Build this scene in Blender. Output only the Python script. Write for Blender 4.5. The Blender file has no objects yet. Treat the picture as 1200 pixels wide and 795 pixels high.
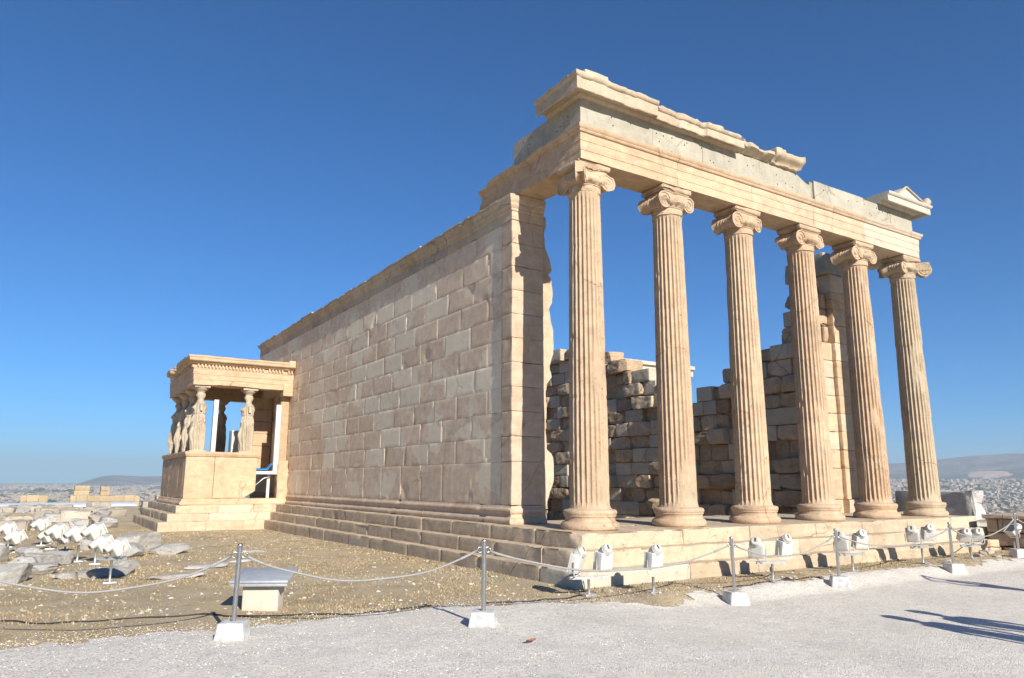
import bpy, math, random
import numpy as np
from mathutils import Vector, Matrix, Quaternion
R_ = math.radians
scene = bpy.context.scene
C = scene.collection
random.seed(7); RNG = np.random.default_rng(7)

# ------------------------------------------------------------------ camera
CAM = dict(loc=(-8.1144, -10.20, 0.7851), yaw=0.5687, pitch=0.1923, roll=0.0027, f=861.7)
def make_camera():
    cd = bpy.data.cameras.new('camera'); co = bpy.data.objects.new('camera', cd); C.objects.link(co)
    y, p, r = CAM['yaw'], CAM['pitch'], CAM['roll']
    F = Vector((math.sin(y)*math.cos(p), math.cos(y)*math.cos(p), math.sin(p)))
    R = Vector((math.cos(y), -math.sin(y), 0)); U = R.cross(F)
    R2 = R*math.cos(r)+U*math.sin(r); U2 = U*math.cos(r)-R*math.sin(r)
    m = Matrix((R2, U2, -F)).transposed().to_4x4(); m.translation = Vector(CAM['loc'])
    co.matrix_world = m
    cd.sensor_fit = 'HORIZONTAL'; cd.sensor_width = 36; cd.lens = CAM['f']/1200*36
    cd.clip_start = 0.05; cd.clip_end = 60000
    scene.camera = co
make_camera()

# ------------------------------------------------------------------ light
SUN_EL, SUN_AZ = R_(27.8), R_(4.5)           # shadows travel along +y, a little towards +x
w = bpy.data.worlds.new('World'); scene.world = w; w.use_nodes = True
wn = w.node_tree; wn.nodes.clear()
wo = wn.nodes.new('ShaderNodeOutputWorld'); bg = wn.nodes.new('ShaderNodeBackground')
sky = wn.nodes.new('ShaderNodeTexSky'); sky.sky_type = 'NISHITA'; sky.sun_disc = False
sky.sun_elevation = SUN_EL; sky.sun_rotation = math.pi+SUN_AZ
sky.altitude = 1500; sky.air_density = 1.0; sky.dust_density = 0.0; sky.ozone_density = 8.0
bg.inputs['Strength'].default_value = 0.095
tintn = wn.nodes.new('ShaderNodeMix'); tintn.data_type = 'RGBA'; tintn.blend_type = 'MULTIPLY'; tintn.inputs['Factor'].default_value = 1.0
tintn.inputs[7].default_value = (.34, .72, .88, 1)
wn.links.new(sky.outputs[0], tintn.inputs[6]); wn.links.new(tintn.outputs[2], bg.inputs[0]); wn.links.new(bg.outputs[0], wo.inputs[0])
sl = bpy.data.lights.new('sun', 'SUN'); sl.energy = 5.0; sl.angle = R_(0.5); sl.color = (1.0, 0.945, 0.85)
so = bpy.data.objects.new('sun', sl); C.objects.link(so)
trav = Vector((math.sin(SUN_AZ)*math.cos(SUN_EL), math.cos(SUN_AZ)*math.cos(SUN_EL), -math.sin(SUN_EL)))
so.rotation_mode = 'QUATERNION'; so.rotation_quaternion = trav.to_track_quat('-Z', 'Y'); so.location = (-20, -60, 40)
vs = scene.view_settings
vs.view_transform = 'Standard'; vs.look = 'None'; vs.exposure = 0.62; vs.gamma = 1.0; vs.use_curve_mapping = False
scene.render.engine = 'CYCLES'

# ------------------------------------------------------------------ noise (vectorised value noise)
def _h(ix, iy, iz, s):
    n = (ix.astype(np.uint32)*np.uint32(374761393) + iy.astype(np.uint32)*np.uint32(668265263)
         + iz.astype(np.uint32)*np.uint32(2147483647) + np.uint32((s*974634777+12345) & 0xffffffff))
    n = (n ^ (n >> np.uint32(13)))*np.uint32(1274126177)
    n = (n ^ (n >> np.uint32(16)))*np.uint32(2246822519)
    n = n ^ (n >> np.uint32(15))
    return n.astype(np.float64)/4294967295.0
def vn(P, s=0):
    P = np.asarray(P, float); f = np.floor(P); t = P-f; t = t*t*(3-2*t)
    i = f.astype(np.int64); x, y, z = i[:, 0], i[:, 1], i[:, 2]
    r = 0
    for a in (0, 1):
        wx = t[:, 0] if a else 1-t[:, 0]
        for b in (0, 1):
            wy = t[:, 1] if b else 1-t[:, 1]
            for c in (0, 1):
                wz = t[:, 2] if c else 1-t[:, 2]
                r = r+wx*wy*wz*_h(x+a, y+b, z+c, s)
    return r*2-1
def fbm(P, s=0, o=3):
    P = np.asarray(P, float); r = 0; a = 1.0; tot = 0
    for k in range(o):
        r = r+a*vn(P*2**k+k*17.3, s+k); tot += a; a *= .5
    return r/tot
def vfbm(P, s=0, o=2):
    return np.stack([fbm(P, s, o), fbm(P+31.7, s+50, o), fbm(P+77.1, s+90, o)], -1)
def sstep(a, b, x):
    t = np.clip((x-a)/(b-a), 0, 1); return t*t*(3-2*t)

# ------------------------------------------------------------------ mesh builder
class MB:
    def __init__(s): s.v = []; s.f = []; s.n = 0
    def add(s, v, faces, tint=0.0, new=0.0):
        v = np.asarray(v, float)
        for f in faces:
            f = np.asarray(f)
            if len(f): s.f.append((f+s.n, tint, new))
        s.v.append(v); s.n += len(v); return s
    def addc(s, v, faces, tint=0.0, new=0.0):
        v = np.asarray(v, float); vol = 0.; c = v.mean(0)
        for f in faces:
            f = np.asarray(f)
            for k in range(1, f.shape[1]-1):
                a, b, d = v[f[:, 0]]-c, v[f[:, k]]-c, v[f[:, k+1]]-c
                vol += np.einsum('ij,ij->i', a, np.cross(b, d)).sum()
        if vol < 0: faces = [np.asarray(f)[:, ::-1] for f in faces]
        return s.add(v, faces, tint, new)
    def build(s, name, mat, parent=None, smooth=True, origin=None, angle=None):
        v = np.concatenate(s.v)
        o = np.zeros(3)
        if parent is not None: o = np.array(wloc(parent))
        elif origin is not None: o = np.array(origin, float)
        v = v-o
        me = bpy.data.meshes.new(name)
        idx = np.concatenate([f.ravel() for f, _, _ in s.f])
        tot = np.concatenate([np.full(len(f), f.shape[1]) for f, _, _ in s.f])
        st = np.concatenate([[0], np.cumsum(tot)[:-1]])
        me.vertices.add(len(v)); me.vertices.foreach_set('co', v.ravel())
        me.loops.add(len(idx)); me.loops.foreach_set('vertex_index', idx.astype(np.int32))
        me.polygons.add(len(tot)); me.polygons.foreach_set('loop_start', st.astype(np.int32))
        me.polygons.foreach_set('loop_total', tot.astype(np.int32))
        for nm, k in (('tint', 1), ('new', 2)):
            a = np.concatenate([np.broadcast_to(np.asarray(e[k], float), (len(e[0]),)) for e in s.f])
            if np.any(a != 0):
                at = me.attributes.new(nm, 'FLOAT', 'FACE'); at.data.foreach_set('value', a.astype(np.float32))
        me.update(calc_edges=True); me.validate()
        me.polygons.foreach_set('use_smooth', np.full(len(me.polygons), bool(smooth)))
        if angle is not None and smooth: me.set_sharp_from_angle(angle=R_(angle))
        me.materials.append(mat)
        ob = bpy.data.objects.new(name, me); C.objects.link(ob)
        if parent is not None: ob.parent = parent
        elif origin is not None: ob.location = origin
        return ob
def wloc(o):
    p = Vector(o.location)
    while o.parent: o = o.parent; p = p+Vector(o.location)
    return p
def quadgrid(nu, nv, wrapu=False, wrapv=False):
    a = np.arange(nu if wrapu else nu-1); b = np.arange(nv if wrapv else nv-1)
    A, B = np.meshgrid(a, b, indexing='ij'); A = A.ravel(); B = B.ravel()
    A1 = (A+1) % nu; B1 = (B+1) % nv
    return np.stack([A*nv+B, A1*nv+B, A1*nv+B1, A*nv+B1], -1)
def box(mb, lo, hi, tint=0., new=0., M=None):
    lo = np.array(lo, float); hi = np.array(hi, float)
    v = np.array([[(lo, hi)[i][0], (lo, hi)[j][1], (lo, hi)[k][2]] for i in (0, 1) for j in (0, 1) for k in (0, 1)])
    if M is not None: v = np.array([tuple(M @ Vector(p)) for p in v])
    f = np.array([[0, 1, 3, 2], [4, 6, 7, 5], [0, 4, 5, 1], [2, 3, 7, 6], [0, 2, 6, 4], [1, 5, 7, 3]])
    return mb.add(v, [f], tint, new)
def axis_coords(lo, hi, r, cell, mx):
    L = hi-lo; r = min(r, L*.45)
    n = int(np.clip(round((L-2*r)/cell), 1, mx))
    return np.concatenate([[lo], np.linspace(lo+r, hi-r, n+1), [hi]])
def block(mb, lo, hi, r=.012, amp=.006, freq=3., cell=.12, mx=24, chip=0., tint=0., new=0., seed=0, M=None, fn=None, nseed=None):
    """a stone block: bevelled, worn, chipped along its edges"""
    lo = np.array(lo, float); hi = np.array(hi, float)
    cs = [axis_coords(lo[k], hi[k], r, cell, mx) for k in range(3)]
    V = []; F = []; n = 0
    for k in range(3):
        a, b = [(1, 2), (2, 0), (0, 1)][k]
        A, B = np.meshgrid(cs[a], cs[b], indexing='ij')
        for side, val in ((0, lo[k]), (1, hi[k])):
            v = np.zeros((A.size, 3)); v[:, a] = A.ravel(); v[:, b] = B.ravel(); v[:, k] = val
            q = quadgrid(len(cs[a]), len(cs[b]))
            if side == 0: q = q[:, ::-1]
            V.append(v); F.append(q+n); n += len(v)
    V = np.concatenate(V); F = np.concatenate(F)
    key = np.round(V, 6); u, inv = np.unique(key, axis=0, return_inverse=True); inv = inv.ravel()
    V = u; F = inv[F]
    rr = np.minimum(r, (hi-lo)*.45)
    inner = np.clip(V, lo+rr, hi-rr); d = V-inner
    cnt = (np.abs(d) > 1e-7).sum(1)
    nd = d/np.maximum(np.linalg.norm(d, axis=1), 1e-9)[:, None]
    P = inner+nd*rr
    if chip:
        c = np.maximum(0, fbm(P*2.7+seed*3.1, 11, 3)-.12)*chip
        P = P-nd*(c*(cnt >= 2)*3.0)[:, None]
        c2 = np.maximum(0, fbm(P*1.3+seed*1.7, 15, 2)-.45)*chip*2
        P = P-nd*c2[:, None]
    if amp: P = P+amp*vfbm(P*freq+(seed if nseed is None else nseed)*7.7, 3, 2)
    if fn is not None: P = fn(P)
    if M is not None:
        m = np.array(M); P = P@m[:3, :3].T+m[:3, 3]
    mb.add(P, [F], tint, new); return P
def tube(mb, pts, rad, n=8, tint=0., cap=True):
    pts = [Vector(p) for p in pts]; rad = rad if hasattr(rad, '__len__') else [rad]*len(pts)
    V = []; up = None
    for i, p in enumerate(pts):
        t = (pts[min(i+1, len(pts)-1)]-pts[max(i-1, 0)]).normalized()
        if up is None: up = t.orthogonal().normalized()
        up = (up-t*up.dot(t)).normalized(); b = t.cross(up)
        for k in range(n):
            a = 2*math.pi*k/n; V.append(p+(up*math.cos(a)+b*math.sin(a))*rad[i])
    fs = [quadgrid(len(pts), n, False, True)]
    if cap:
        fs += [np.array([list(range(n))[::-1]]), np.array([[(len(pts)-1)*n+k for k in range(n)]])]
    (mb.addc if cap else mb.add)(np.array([tuple(v) for v in V]), fs, tint)
def lathe(mb, prof, c, n=32, tint=0., new=0., mod=None, axis='z', cap=True, amp=0., freq=4., seed=0):
    prof = np.array(prof, float); th = np.arange(n)*2*np.pi/n
    r, z = prof[:, 0][:, None], prof[:, 1][:, None]
    rr = r*np.ones((1, n)); zz = z*np.ones((1, n))
    if mod is not None: rr = mod(rr, zz, th[None, :])
    x = rr*np.cos(th); y = rr*np.sin(th)
    if axis == 'z': V = np.stack([x, y, zz], -1)
    elif axis == 'y': V = np.stack([y, zz, x], -1)
    else: V = np.stack([zz, x, y], -1)
    V = V.reshape(-1, 3)
    if amp: V = V+amp*vfbm(V*freq+seed*5.3, 2, 3)
    V = V+np.array(c, float)
    m = len(prof); fs = [quadgrid(m, n, False, True)[:, ::-1]]
    if cap: fs += [np.array([[k for k in range(n)][::-1]]), np.array([[(m-1)*n+k for k in range(n)]])]
    (mb.addc if cap else mb.add)(V, fs, tint, new)
def resample(pts, cell):
    out = [np.array(pts[0], float)]
    for a, b in zip(pts[:-1], pts[1:]):
        a = np.array(a, float); b = np.array(b, float); n = max(1, int(np.ceil(np.linalg.norm(b-a)/cell)))
        for k in range(1, n+1): out.append(a+(b-a)*k/n)
    return np.array(out)
def sweep(mb, prof, path, cell=.12, pcell=.08, amp=.004, freq=4., tint=0., new=0., seed=0, fn=None, chip=0., keep=True):
    """closed profile (outward offset, z) swept along a 2D path with mitred corners; outward = left of travel"""
    path = np.array(path, float)
    prof = np.array(prof, float); pr = resample(list(prof)+[prof[0]], pcell)[:-1]
    rings = []
    seg = path[1:]-path[:-1]; nrm = np.stack([-seg[:, 1], seg[:, 0]], -1)/np.linalg.norm(seg, axis=1)[:, None]
    for i in range(len(seg)):
        n = max(1, int(np.ceil(np.linalg.norm(seg[i])/cell)))
        for k in range(n+1):
            if k == 0 and i > 0: continue
            t = k/n; p = path[i]+seg[i]*t
            def mit(j):
                if j == 0: return nrm[0]
                if j == len(seg): return nrm[-1]
                a, b = nrm[j-1], nrm[j]; m = a+b; return m/(m@a)
            m = mit(i)*(1-t)+mit(i+1)*t
            rings.append(np.concatenate([p[None, :]+pr[:, :1]*m[None, :], pr[:, 1:]], 1))
    V = np.concatenate(rings); m = len(pr); L = len(rings)
    if chip:
        c = np.maximum(0, fbm(V*2.3+seed*2.1, 21, 3)-.25)*chip
        cen = V.reshape(L, m, 3).mean(1)[:, None, :]-V.reshape(L, m, 3)
        cen = cen.reshape(-1, 3); cen = cen/np.maximum(np.linalg.norm(cen, axis=1), 1e-6)[:, None]
        V = V+cen*c[:, None]
    if amp: V = V+amp*vfbm(V*freq+seed*3.3, 4, 2)
    if fn is not None: V = fn(V)
    fs = [quadgrid(L, m, False, True), np.array([list(range(m))[::-1]]), np.array([[(L-1)*m+k for k in range(m)]])]
    mb.addc(V, fs, tint, new)
def extrude_poly(mb, poly, y0, y1, n=4, amp=.01, freq=4, seed=0, cell=.08, tint=0., new=0.):
    """outline in (x,z) given thickness along y"""
    pr = resample(list(poly)+[poly[0]], cell)[:-1]; m = len(pr)
    V = np.concatenate([np.stack([pr[:, 0], np.full(m, y), pr[:, 1]], -1) for y in np.linspace(y0, y1, n)])
    V = V+amp*vfbm(V*freq+seed, 5, 3)
    mb.addc(V, [quadgrid(n, m, False, True)[:, ::-1], np.array([list(range(m))]), np.array([[(n-1)*m+k for k in range(m)][::-1]])], tint, new)

def tag(o, label=None, cat=None, group=None, kind=None):
    if label: o['label'] = label
    if cat: o['category'] = cat
    if group: o['group'] = group
    if kind: o['kind'] = kind
    return o
def thing(name, label, cat, loc=(0, 0, 0), rz=0., group=None):
    o = bpy.data.objects.new(name, None); C.objects.link(o); o.empty_display_size = .3
    o.location = loc; o.rotation_euler = (0, 0, rz)
    return tag(o, label, cat, group)

# ------------------------------------------------------------------ materials
class NT:
    def __init__(s, name):
        m = bpy.data.materials.new(name); m.use_nodes = True; s.m = m; s.t = m.node_tree
        s.b = s.t.nodes['Principled BSDF']; s.b.inputs['Roughness'].default_value = .85
        s.b.inputs['Specular IOR Level'].default_value = .25
        s.tc = s.t.nodes.new('ShaderNodeTexCoord').outputs['Object']
        s.geo = s.t.nodes.new('ShaderNodeNewGeometry').outputs['Position']
    def N(s, typ, **kw):
        n = s.t.nodes.new(typ)
        for k, v in kw.items(): setattr(n, k, v)
        return n
    def put(s, sock, v):
        if isinstance(v, (int, float)): sock.default_value = v
        elif isinstance(v, tuple): sock.default_value = (*v, 1) if len(v) == 3 and sock.type == 'RGBA' else v
        else: s.t.links.new(v, sock)
    def noise(s, vec, scale, detail=4, rough=.55, dist=0.):
        n = s.N('ShaderNodeTexNoise'); s.put(n.inputs['Vector'], vec)
        n.inputs['Scale'].default_value = scale; n.inputs['Detail'].default_value = detail
        n.inputs['Roughness'].default_value = rough; n.inputs['Distortion'].default_value = dist
        return n.outputs['Fac']
    def voro(s, vec, scale, feat='F1', out='Distance', rnd=1.):
        n = s.N('ShaderNodeTexVoronoi', feature=feat); s.put(n.inputs['Vector'], vec)
        n.inputs['Scale'].default_value = scale; n.inputs['Randomness'].default_value = rnd
        return n.outputs[out]
    def mapr(s, v, a, b, c=0., d=1., clamp=True):
        n = s.N('ShaderNodeMapRange', clamp=clamp); s.put(n.inputs[0], v)
        for k, x in enumerate((a, b, c, d)): n.inputs[k+1].default_value = x
        return n.outputs[0]
    def math(s, op, a, b=0.):
        n = s.N('ShaderNodeMath', operation=op); s.put(n.inputs[0], a); s.put(n.inputs[1], b); return n.outputs[0]
    def mix(s, f, a, b, mode='MIX'):
        n = s.N('ShaderNodeMix', data_type='RGBA', blend_type=mode)
        s.put(n.inputs['Factor'], f); s.put(n.inputs[6], a); s.put(n.inputs[7], b); return n.outputs[2]
    def scalev(s, vec, sc):
        n = s.N('ShaderNodeMapping'); s.put(n.inputs[0], vec); n.inputs['Scale'].default_value = sc; return n.outputs[0]
    def attr(s, nm): return s.N('ShaderNodeAttribute', attribute_name=nm).outputs['Fac']
    def bright(s, col, f):
        h = s.N('ShaderNodeHueSaturation'); s.put(h.inputs['Color'], col); s.put(h.inputs['Value'], f); return h.outputs[0]
    def bump(s, h, dist, strength=1., prev=None):
        n = s.N('ShaderNodeBump'); s.put(n.inputs['Height'], h); n.inputs['Distance'].default_value = dist
        n.inputs['Strength'].default_value = strength
        if prev is not None: s.put(n.inputs['Normal'], prev)
        return n.outputs[0]
    def color(s, c): s.put(s.b.inputs['Base Color'], c)
    def normal(s, n): s.put(s.b.inputs['Normal'], n)

def stone(name, a, b, newc=(.62, .56, .47), stain=(.40, .22, .10), stain_amt=.35, pits=.5, streak=.25, bump=.010, patch=0., dark=(.12, .09, .07), dark_amt=.0, bed=7., crack=.45):
    m = NT(name); p = m.geo
    n1 = m.noise(p, .55, 5, .6); n2 = m.noise(p, 5., 6, .65); n3 = m.noise(p, 38., 4, .7)
    col = m.mix(m.mapr(n1, .32, .68), a, b)
    sv = m.scalev(p, (1., 1., bed)); st = m.noise(sv, 1.1, 5, .62, .6)
    col = m.mix(m.mapr(st, .52, .75, 0, streak), col, m.bright(a, .62) if not isinstance(a, tuple) else tuple(x*.6 for x in a))
    pt = m.noise(p, 1.7, 6, .6, .4)
    col = m.mix(m.mapr(pt, .56, .76, 0, stain_amt), col, stain)
    nw = m.attr('new')
    if patch:
        pn = m.noise(m.scalev(p, (1, 1, 1.4)), .62, 3, .5, .25)
        pk = m.mapr(pn, .57, .575, 0, patch)
        nw = m.math('MAXIMUM', nw, pk)
    newcol = m.mix(m.mapr(n2, .35, .65), newc, tuple(x*.9 for x in newc))
    col = m.mix(nw, col, newcol)
    if dark_amt:
        dk = m.noise(p, .9, 6, .65, .3); col = m.mix(m.mapr(dk, .55, .72, 0, dark_amt), col, dark)
    col = m.bright(col, m.mapr(n2, .25, .75, .80, 1.17))
    col = m.bright(col, m.mapr(n3, .25, .75, .90, 1.10))
    pv = m.noise(p, 17., 3, .5); pitm = m.mapr(pv, .66, .76)
    col = m.mix(m.math('MULTIPLY', pitm, pits), col, tuple(x*.38 for x in a))
    dv = m.N('ShaderNodeMix', data_type='VECTOR'); dn = m.N('ShaderNodeTexNoise'); m.put(dn.inputs['Vector'], p); dn.inputs['Scale'].default_value = 2.2; dn.inputs['Detail'].default_value = 4
    dv.inputs['Factor'].default_value = .16; m.put(dv.inputs[4], p); m.put(dv.inputs[5], dn.outputs['Color'])
    ce = m.voro(dv.outputs[1], .85, 'DISTANCE_TO_EDGE'); cm = m.math('MULTIPLY', m.mapr(ce, .011, .003), m.mapr(m.noise(p, .8, 3), .53, .60)); cm = m.math('MULTIPLY', cm, crack)
    col = m.mix(cm, col, tuple(x*.35 for x in a))
    n4 = m.noise(m.scalev(p, (1, 1, bed*.5)), 75., 2, .6); col = m.bright(col, m.mapr(n4, .3, .7, .92, 1.08))
    col = m.bright(col, m.math('ADD', m.attr('tint'), 1.))
    m.color(col)
    h = m.math('ADD', m.math('MULTIPLY', n2, .9), m.math('MULTIPLY', n3, .28))
    h = m.math('SUBTRACT', h, m.math('MULTIPLY', pitm, .45))
    h = m.math('ADD', h, m.math('MULTIPLY', st, .5)); h = m.math('SUBTRACT', h, m.math('MULTIPLY', cm, .8))
    m.normal(m.bump(h, bump)); m.b.inputs['Roughness'].default_value = .8
    return m.m
M = {}
M['marble'] = stone('warm_marble', (.52, .36, .22), (.585, .43, .285), stain_amt=.45, streak=.45, dark=(.16, .11, .07), dark_amt=.30)
M['column'] = stone('column_marble', (.50, .345, .22), (.56, .415, .28), newc=(.46, .385, .27), stain=(.50, .28, .15), stain_amt=.6, streak=.3, bump=.020, bed=.22, dark=(.22, .14, .085), dark_amt=.3, patch=.35, crack=.4)
M['wall'] = stone('wall_marble', (.69, .52, .365), (.76, .605, .44), newc=(.87, .755, .56), stain_amt=.26, streak=.28, crack=.35, patch=.75, bump=.004, pits=.35)
M['wallp'] = stone('pilaster_marble', (.52, .385, .265), (.58, .45, .325), stain_amt=.4, streak=.35, bump=.006)
M['stepm'] = stone('step_marble', (.50, .385, .26), (.565, .45, .315), newc=(.60, .535, .42), stain=(.46, .28, .14), stain_amt=.5, streak=.4, dark=(.26, .215, .165), dark_amt=.42, bump=.018)
M['frieze'] = stone('grey_limestone', (.365, .332, .255), (.435, .40, .32), stain=(.45, .38, .28), stain_amt=.45, streak=.15, pits=.8, bump=.008, newc=(.5, .48, .42))
M['cornice'] = stone('cornice_marble', (.48, .375, .26), (.55, .46, .34), newc=(.60, .56, .47), stain_amt=.3, dark=(.16, .12, .08), dark_amt=.45, bump=.012)
M['rubble'] = stone('rubble_stone', (.43, .30, .185), (.55, .415, .28), newc=(.60, .52, .40), stain=(.32, .19, .09), stain_amt=.6, streak=.6, dark=(.16, .11, .07), dark_amt=.4, crack=.4, bump=.055)
M['grey_rock'] = stone('grey_rock', (.37, .35, .32), (.47, .45, .41), stain=(.42, .32, .22), stain_amt=.35, streak=.3, bump=.05, dark=(.13, .12, .11), dark_amt=.4, bed=2.)
M['ruin'] = stone('ruin_stone', (.36, .31, .25), (.45, .40, .32), stain=(.42, .30, .18), stain_amt=.35, bump=.02, dark=(.2, .17, .14), dark_amt=.35)
M['tanwall'] = stone('tan_wall', (.42, .31, .185), (.47, .365, .23), stain=(.5, .36, .2), stain_amt=.3, bump=.02)
M['dark_wall'] = stone('brown_wall', (.30, .24, .18), (.38, .31, .24), stain=(.30, .18, .09), stain_amt=.5, bump=.03, dark=(.12, .09, .07), dark_amt=.4)
M['statue'] = stone('statue_marble', (.46, .38, .275), (.53, .45, .34), stain=(.34, .24, .15), stain_amt=.45, streak=.1, bump=.012, dark=(.16, .13, .10), dark_amt=.5, bed=.4)

def simple(name, col, rough=.5, metal=0., var=.08, scale=8., bump=0., spec=.4):
    m = NT(name); n = m.noise(m.tc, scale, 5, .6)
    m.color(m.bright(m.mix(.0, col, col), m.mapr(n, .3, .7, 1-var, 1+var)))
    m.b.inputs['Roughness'].default_value = rough; m.b.inputs['Metallic'].default_value = metal
    m.b.inputs['Specular IOR Level'].default_value = spec
    if bump: m.normal(m.bump(n, bump))
    return m.m
M['white_metal'] = simple('white_enamel', (.58, .57, .53), .45, 0, .07, 14)
M['lamp_cap'] = simple('cream_plastic', (.54, .52, .46), .5, 0, .08, 20)
M['dark_metal'] = simple('dark_metal', (.10, .10, .10), .5, .3)
M['galv'] = simple('galvanised_steel', (.50, .50, .48), .45, .7, .15, 30)
M['steel'] = simple('brushed_steel', (.55, .55, .55), .28, 1., .12, 25)
M['rope'] = simple('grey_rope', (.31, .30, .28), .8, 0, .25, 90, .003)
M['concrete'] = simple('white_concrete', (.50, .495, .475), .85, 0, .3, 11, .006)
M['panel'] = simple('grey_panel', (.42, .44, .46), .5, .3, .1, 12)
M['plaster'] = simple('cream_stone', (.56, .50, .40), .85, 0, .1, 9, .004)
M['cable'] = simple('black_cable', (.025, .025, .025), .6)
M['blue'] = simple('blue_tarpaulin', (.03, .22, .55), .45, 0, .2, 12, .01)
M['wood'] = simple('plywood', (.42, .28, .16), .8, 0, .2, 9)
M['glass'] = simple('lamp_glass', (.12, .13, .14), .12, 0, .05, 5, 0, .6)
M['leaf'] = simple('brown_leaf', (.36, .17, .09), .8, 0, .3, 60)
M['canopy'] = simple('white_roofing', (.66, .69, .72), .6, 0, .08, .6)
M['skin'] = simple('skin', (.55, .36, .26), .6); M['hair'] = simple('hair', (.06, .04, .03), .7)
M['cloth'] = simple('blue_cloth', (.10, .13, .22), .9, 0, .2, 9); M['cloth2'] = simple('grey_cloth', (.30, .28, .26), .9, 0, .2, 9)

def ground_mat():
    m = NT('dry_earth'); p = m.geo
    n0 = m.noise(p, .35, 6, .6); n1 = m.noise(p, 2.2, 7, .65); n2 = m.noise(p, 22., 5, .7); n3 = m.noise(p, 90., 3, .7)
    col = m.mix(m.mapr(n1, .38, .62), (.45, .35, .215), (.58, .46, .30))
    col = m.mix(m.mapr(n0, .5, .66, 0, .7), col, (.52, .45, .33))
    col = m.mix(m.mapr(n2, .56, .66, 0, .75), col, (.33, .25, .145))
    n5 = m.noise(p, .9, 5, .65, .8); col = m.mix(m.mapr(n5, .55, .66, 0, .65), col, (.33, .27, .185)); col = m.mix(m.mapr(n5, .45, .34, 0, .6), col, (.62, .50, .31))
    peb = m.voro(p, 26.); pc = m.voro(p, 26., out='Color')
    pm = m.math('MULTIPLY', m.mapr(peb, .30, .22), m.mapr(m.noise(p, 1.1, 4), .47, .62))
    col = m.mix(m.math('MULTIPLY', pm, .7), col, (.55, .50, .43))
    col = m.bright(col, m.mapr(n3, .25, .75, .72, 1.28))
    # beyond the plateau: pale, scrubby city plain
    sp = m.N('ShaderNodeSeparateXYZ'); m.put(sp.inputs[0], p)
    far = m.mapr(sp.outputs[2], -10., -40.)
    cn = m.noise(p, .012, 6, .6)
    colf = m.mix(m.mapr(cn, .42, .58), (.12, .13, .08), (.40, .37, .32))
    m.color(m.mix(far, col, colf))
    h = m.math('ADD', m.math('MULTIPLY', n2, 1.), m.math('MULTIPLY', n3, .4)); h = m.math('ADD', h, m.math('MULTIPLY', pm, .5))
    m.normal(m.bump(h, .03)); m.b.inputs['Roughness'].default_value = 1.; m.b.inputs['Specular IOR Level'].default_value = .05
    return m.m
M['ground'] = ground_mat()
def gravel_mat():
    m = NT('pale_gravel'); p = m.geo
    d = m.voro(p, 74.); c = m.voro(p, 74., out='Color'); d2 = m.voro(p, 130.); n = m.noise(p, .8, 5, .6); n2 = m.noise(p, 7., 4, .6)
    cs = m.N('ShaderNodeSeparateColor'); m.put(cs.inputs[0], c)
    col = m.mix(m.mapr(cs.outputs[0], 0, 1), (.70, .64, .55), (.92, .865, .77))
    col = m.mix(m.mapr(cs.outputs[1], .90, .94, 0, .6), col, (.24, .21, .18))
    col = m.bright(col, m.mapr(d, .0, .65, 1.06, .86))
    col = m.bright(col, m.mapr(n, .3, .7, .90, 1.08)); col = m.bright(col, m.mapr(n2, .3, .7, .92, 1.07))
    tr = m.noise(m.scalev(p, (.35, 1.6, 1.)), .9, 5, .6, .4); col = m.mix(m.mapr(tr, .54, .70, 0, .55), col, (.70, .63, .53))
    m.color(col)
    h = m.math('SUBTRACT', 1., d); h = m.math('ADD', h, m.math('MULTIPLY', m.math('SUBTRACT', 1., d2), .4))
    h = m.math('ADD', h, m.math('MULTIPLY', n2, .8))
    m.normal(m.bump(h, .009)); m.b.inputs['Roughness'].default_value = .95; m.b.inputs['Specular IOR Level'].default_value = .1
    return m.m
M['gravel'] = gravel_mat()
def tinted(name, a, b, rough=.9, sc=30.):
    m = NT(name); col = m.mix(m.attr('tint'), a, b)
    m.color(m.bright(col, m.mapr(m.noise(m.geo, sc, 3), .3, .7, .88, 1.12))); m.b.inputs['Roughness'].default_value = rough
    m.b.inputs['Specular IOR Level'].default_value = .1
    return m.m
M['stones'] = tinted('loose_stones', (.46, .40, .32), (.76, .715, .63))
M['pebble'] = tinted('earth_pebbles', (.38, .31, .22), (.60, .54, .45))
M['grass'] = tinted('dry_grass', (.22, .16, .085), (.60, .475, .29))
M['weed'] = tinted('green_weed', (.07, .09, .025), (.16, .17, .05))
M['house'] = tinted('city_plaster', (.27, .21, .145), (.47, .41, .32), .9, .05)
M['tree'] = tinted('far_foliage', (.04, .05, .02), (.08, .09, .04))
def hill_mat():
    m = NT('hill_scrub'); p = m.geo
    n = m.noise(p, .0022, 8, .62); n2 = m.noise(p, .012, 6, .65)
    col = m.mix(m.mapr(n, .42, .6), (.07, .075, .045), (.27, .22, .15))
    col = m.bright(col, m.mapr(n2, .3, .7, .55, 1.45))
    qa = R_(65.2); vd = m.N('ShaderNodeVectorMath', operation='SUBTRACT'); m.put(vd.inputs[0], p); vd.inputs[1].default_value = (8100*math.sin(qa), 8100*math.cos(qa), 84)
    vr = m.N('ShaderNodeMapping'); vr.inputs['Rotation'].default_value = (0, 0, qa); m.put(vr.inputs[0], vd.outputs[0])
    vs_ = m.scalev(vr.outputs[0], (1/165, 1/1200, 1/36.)); vl = m.N('ShaderNodeVectorMath', operation='LENGTH'); m.put(vl.inputs[0], vs_)
    qd = m.math('ADD', vl.outputs['Value'], m.math('MULTIPLY', m.math('SUBTRACT', m.noise(p, .012, 4), .5), 1.1))
    col = m.mix(m.mapr(qd, 1.06, .98), col, (.66, .46, .31))
    m.color(col); m.normal(m.bump(n2, 25.)); m.b.inputs['Roughness'].default_value = 1.
    return m.m
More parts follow.
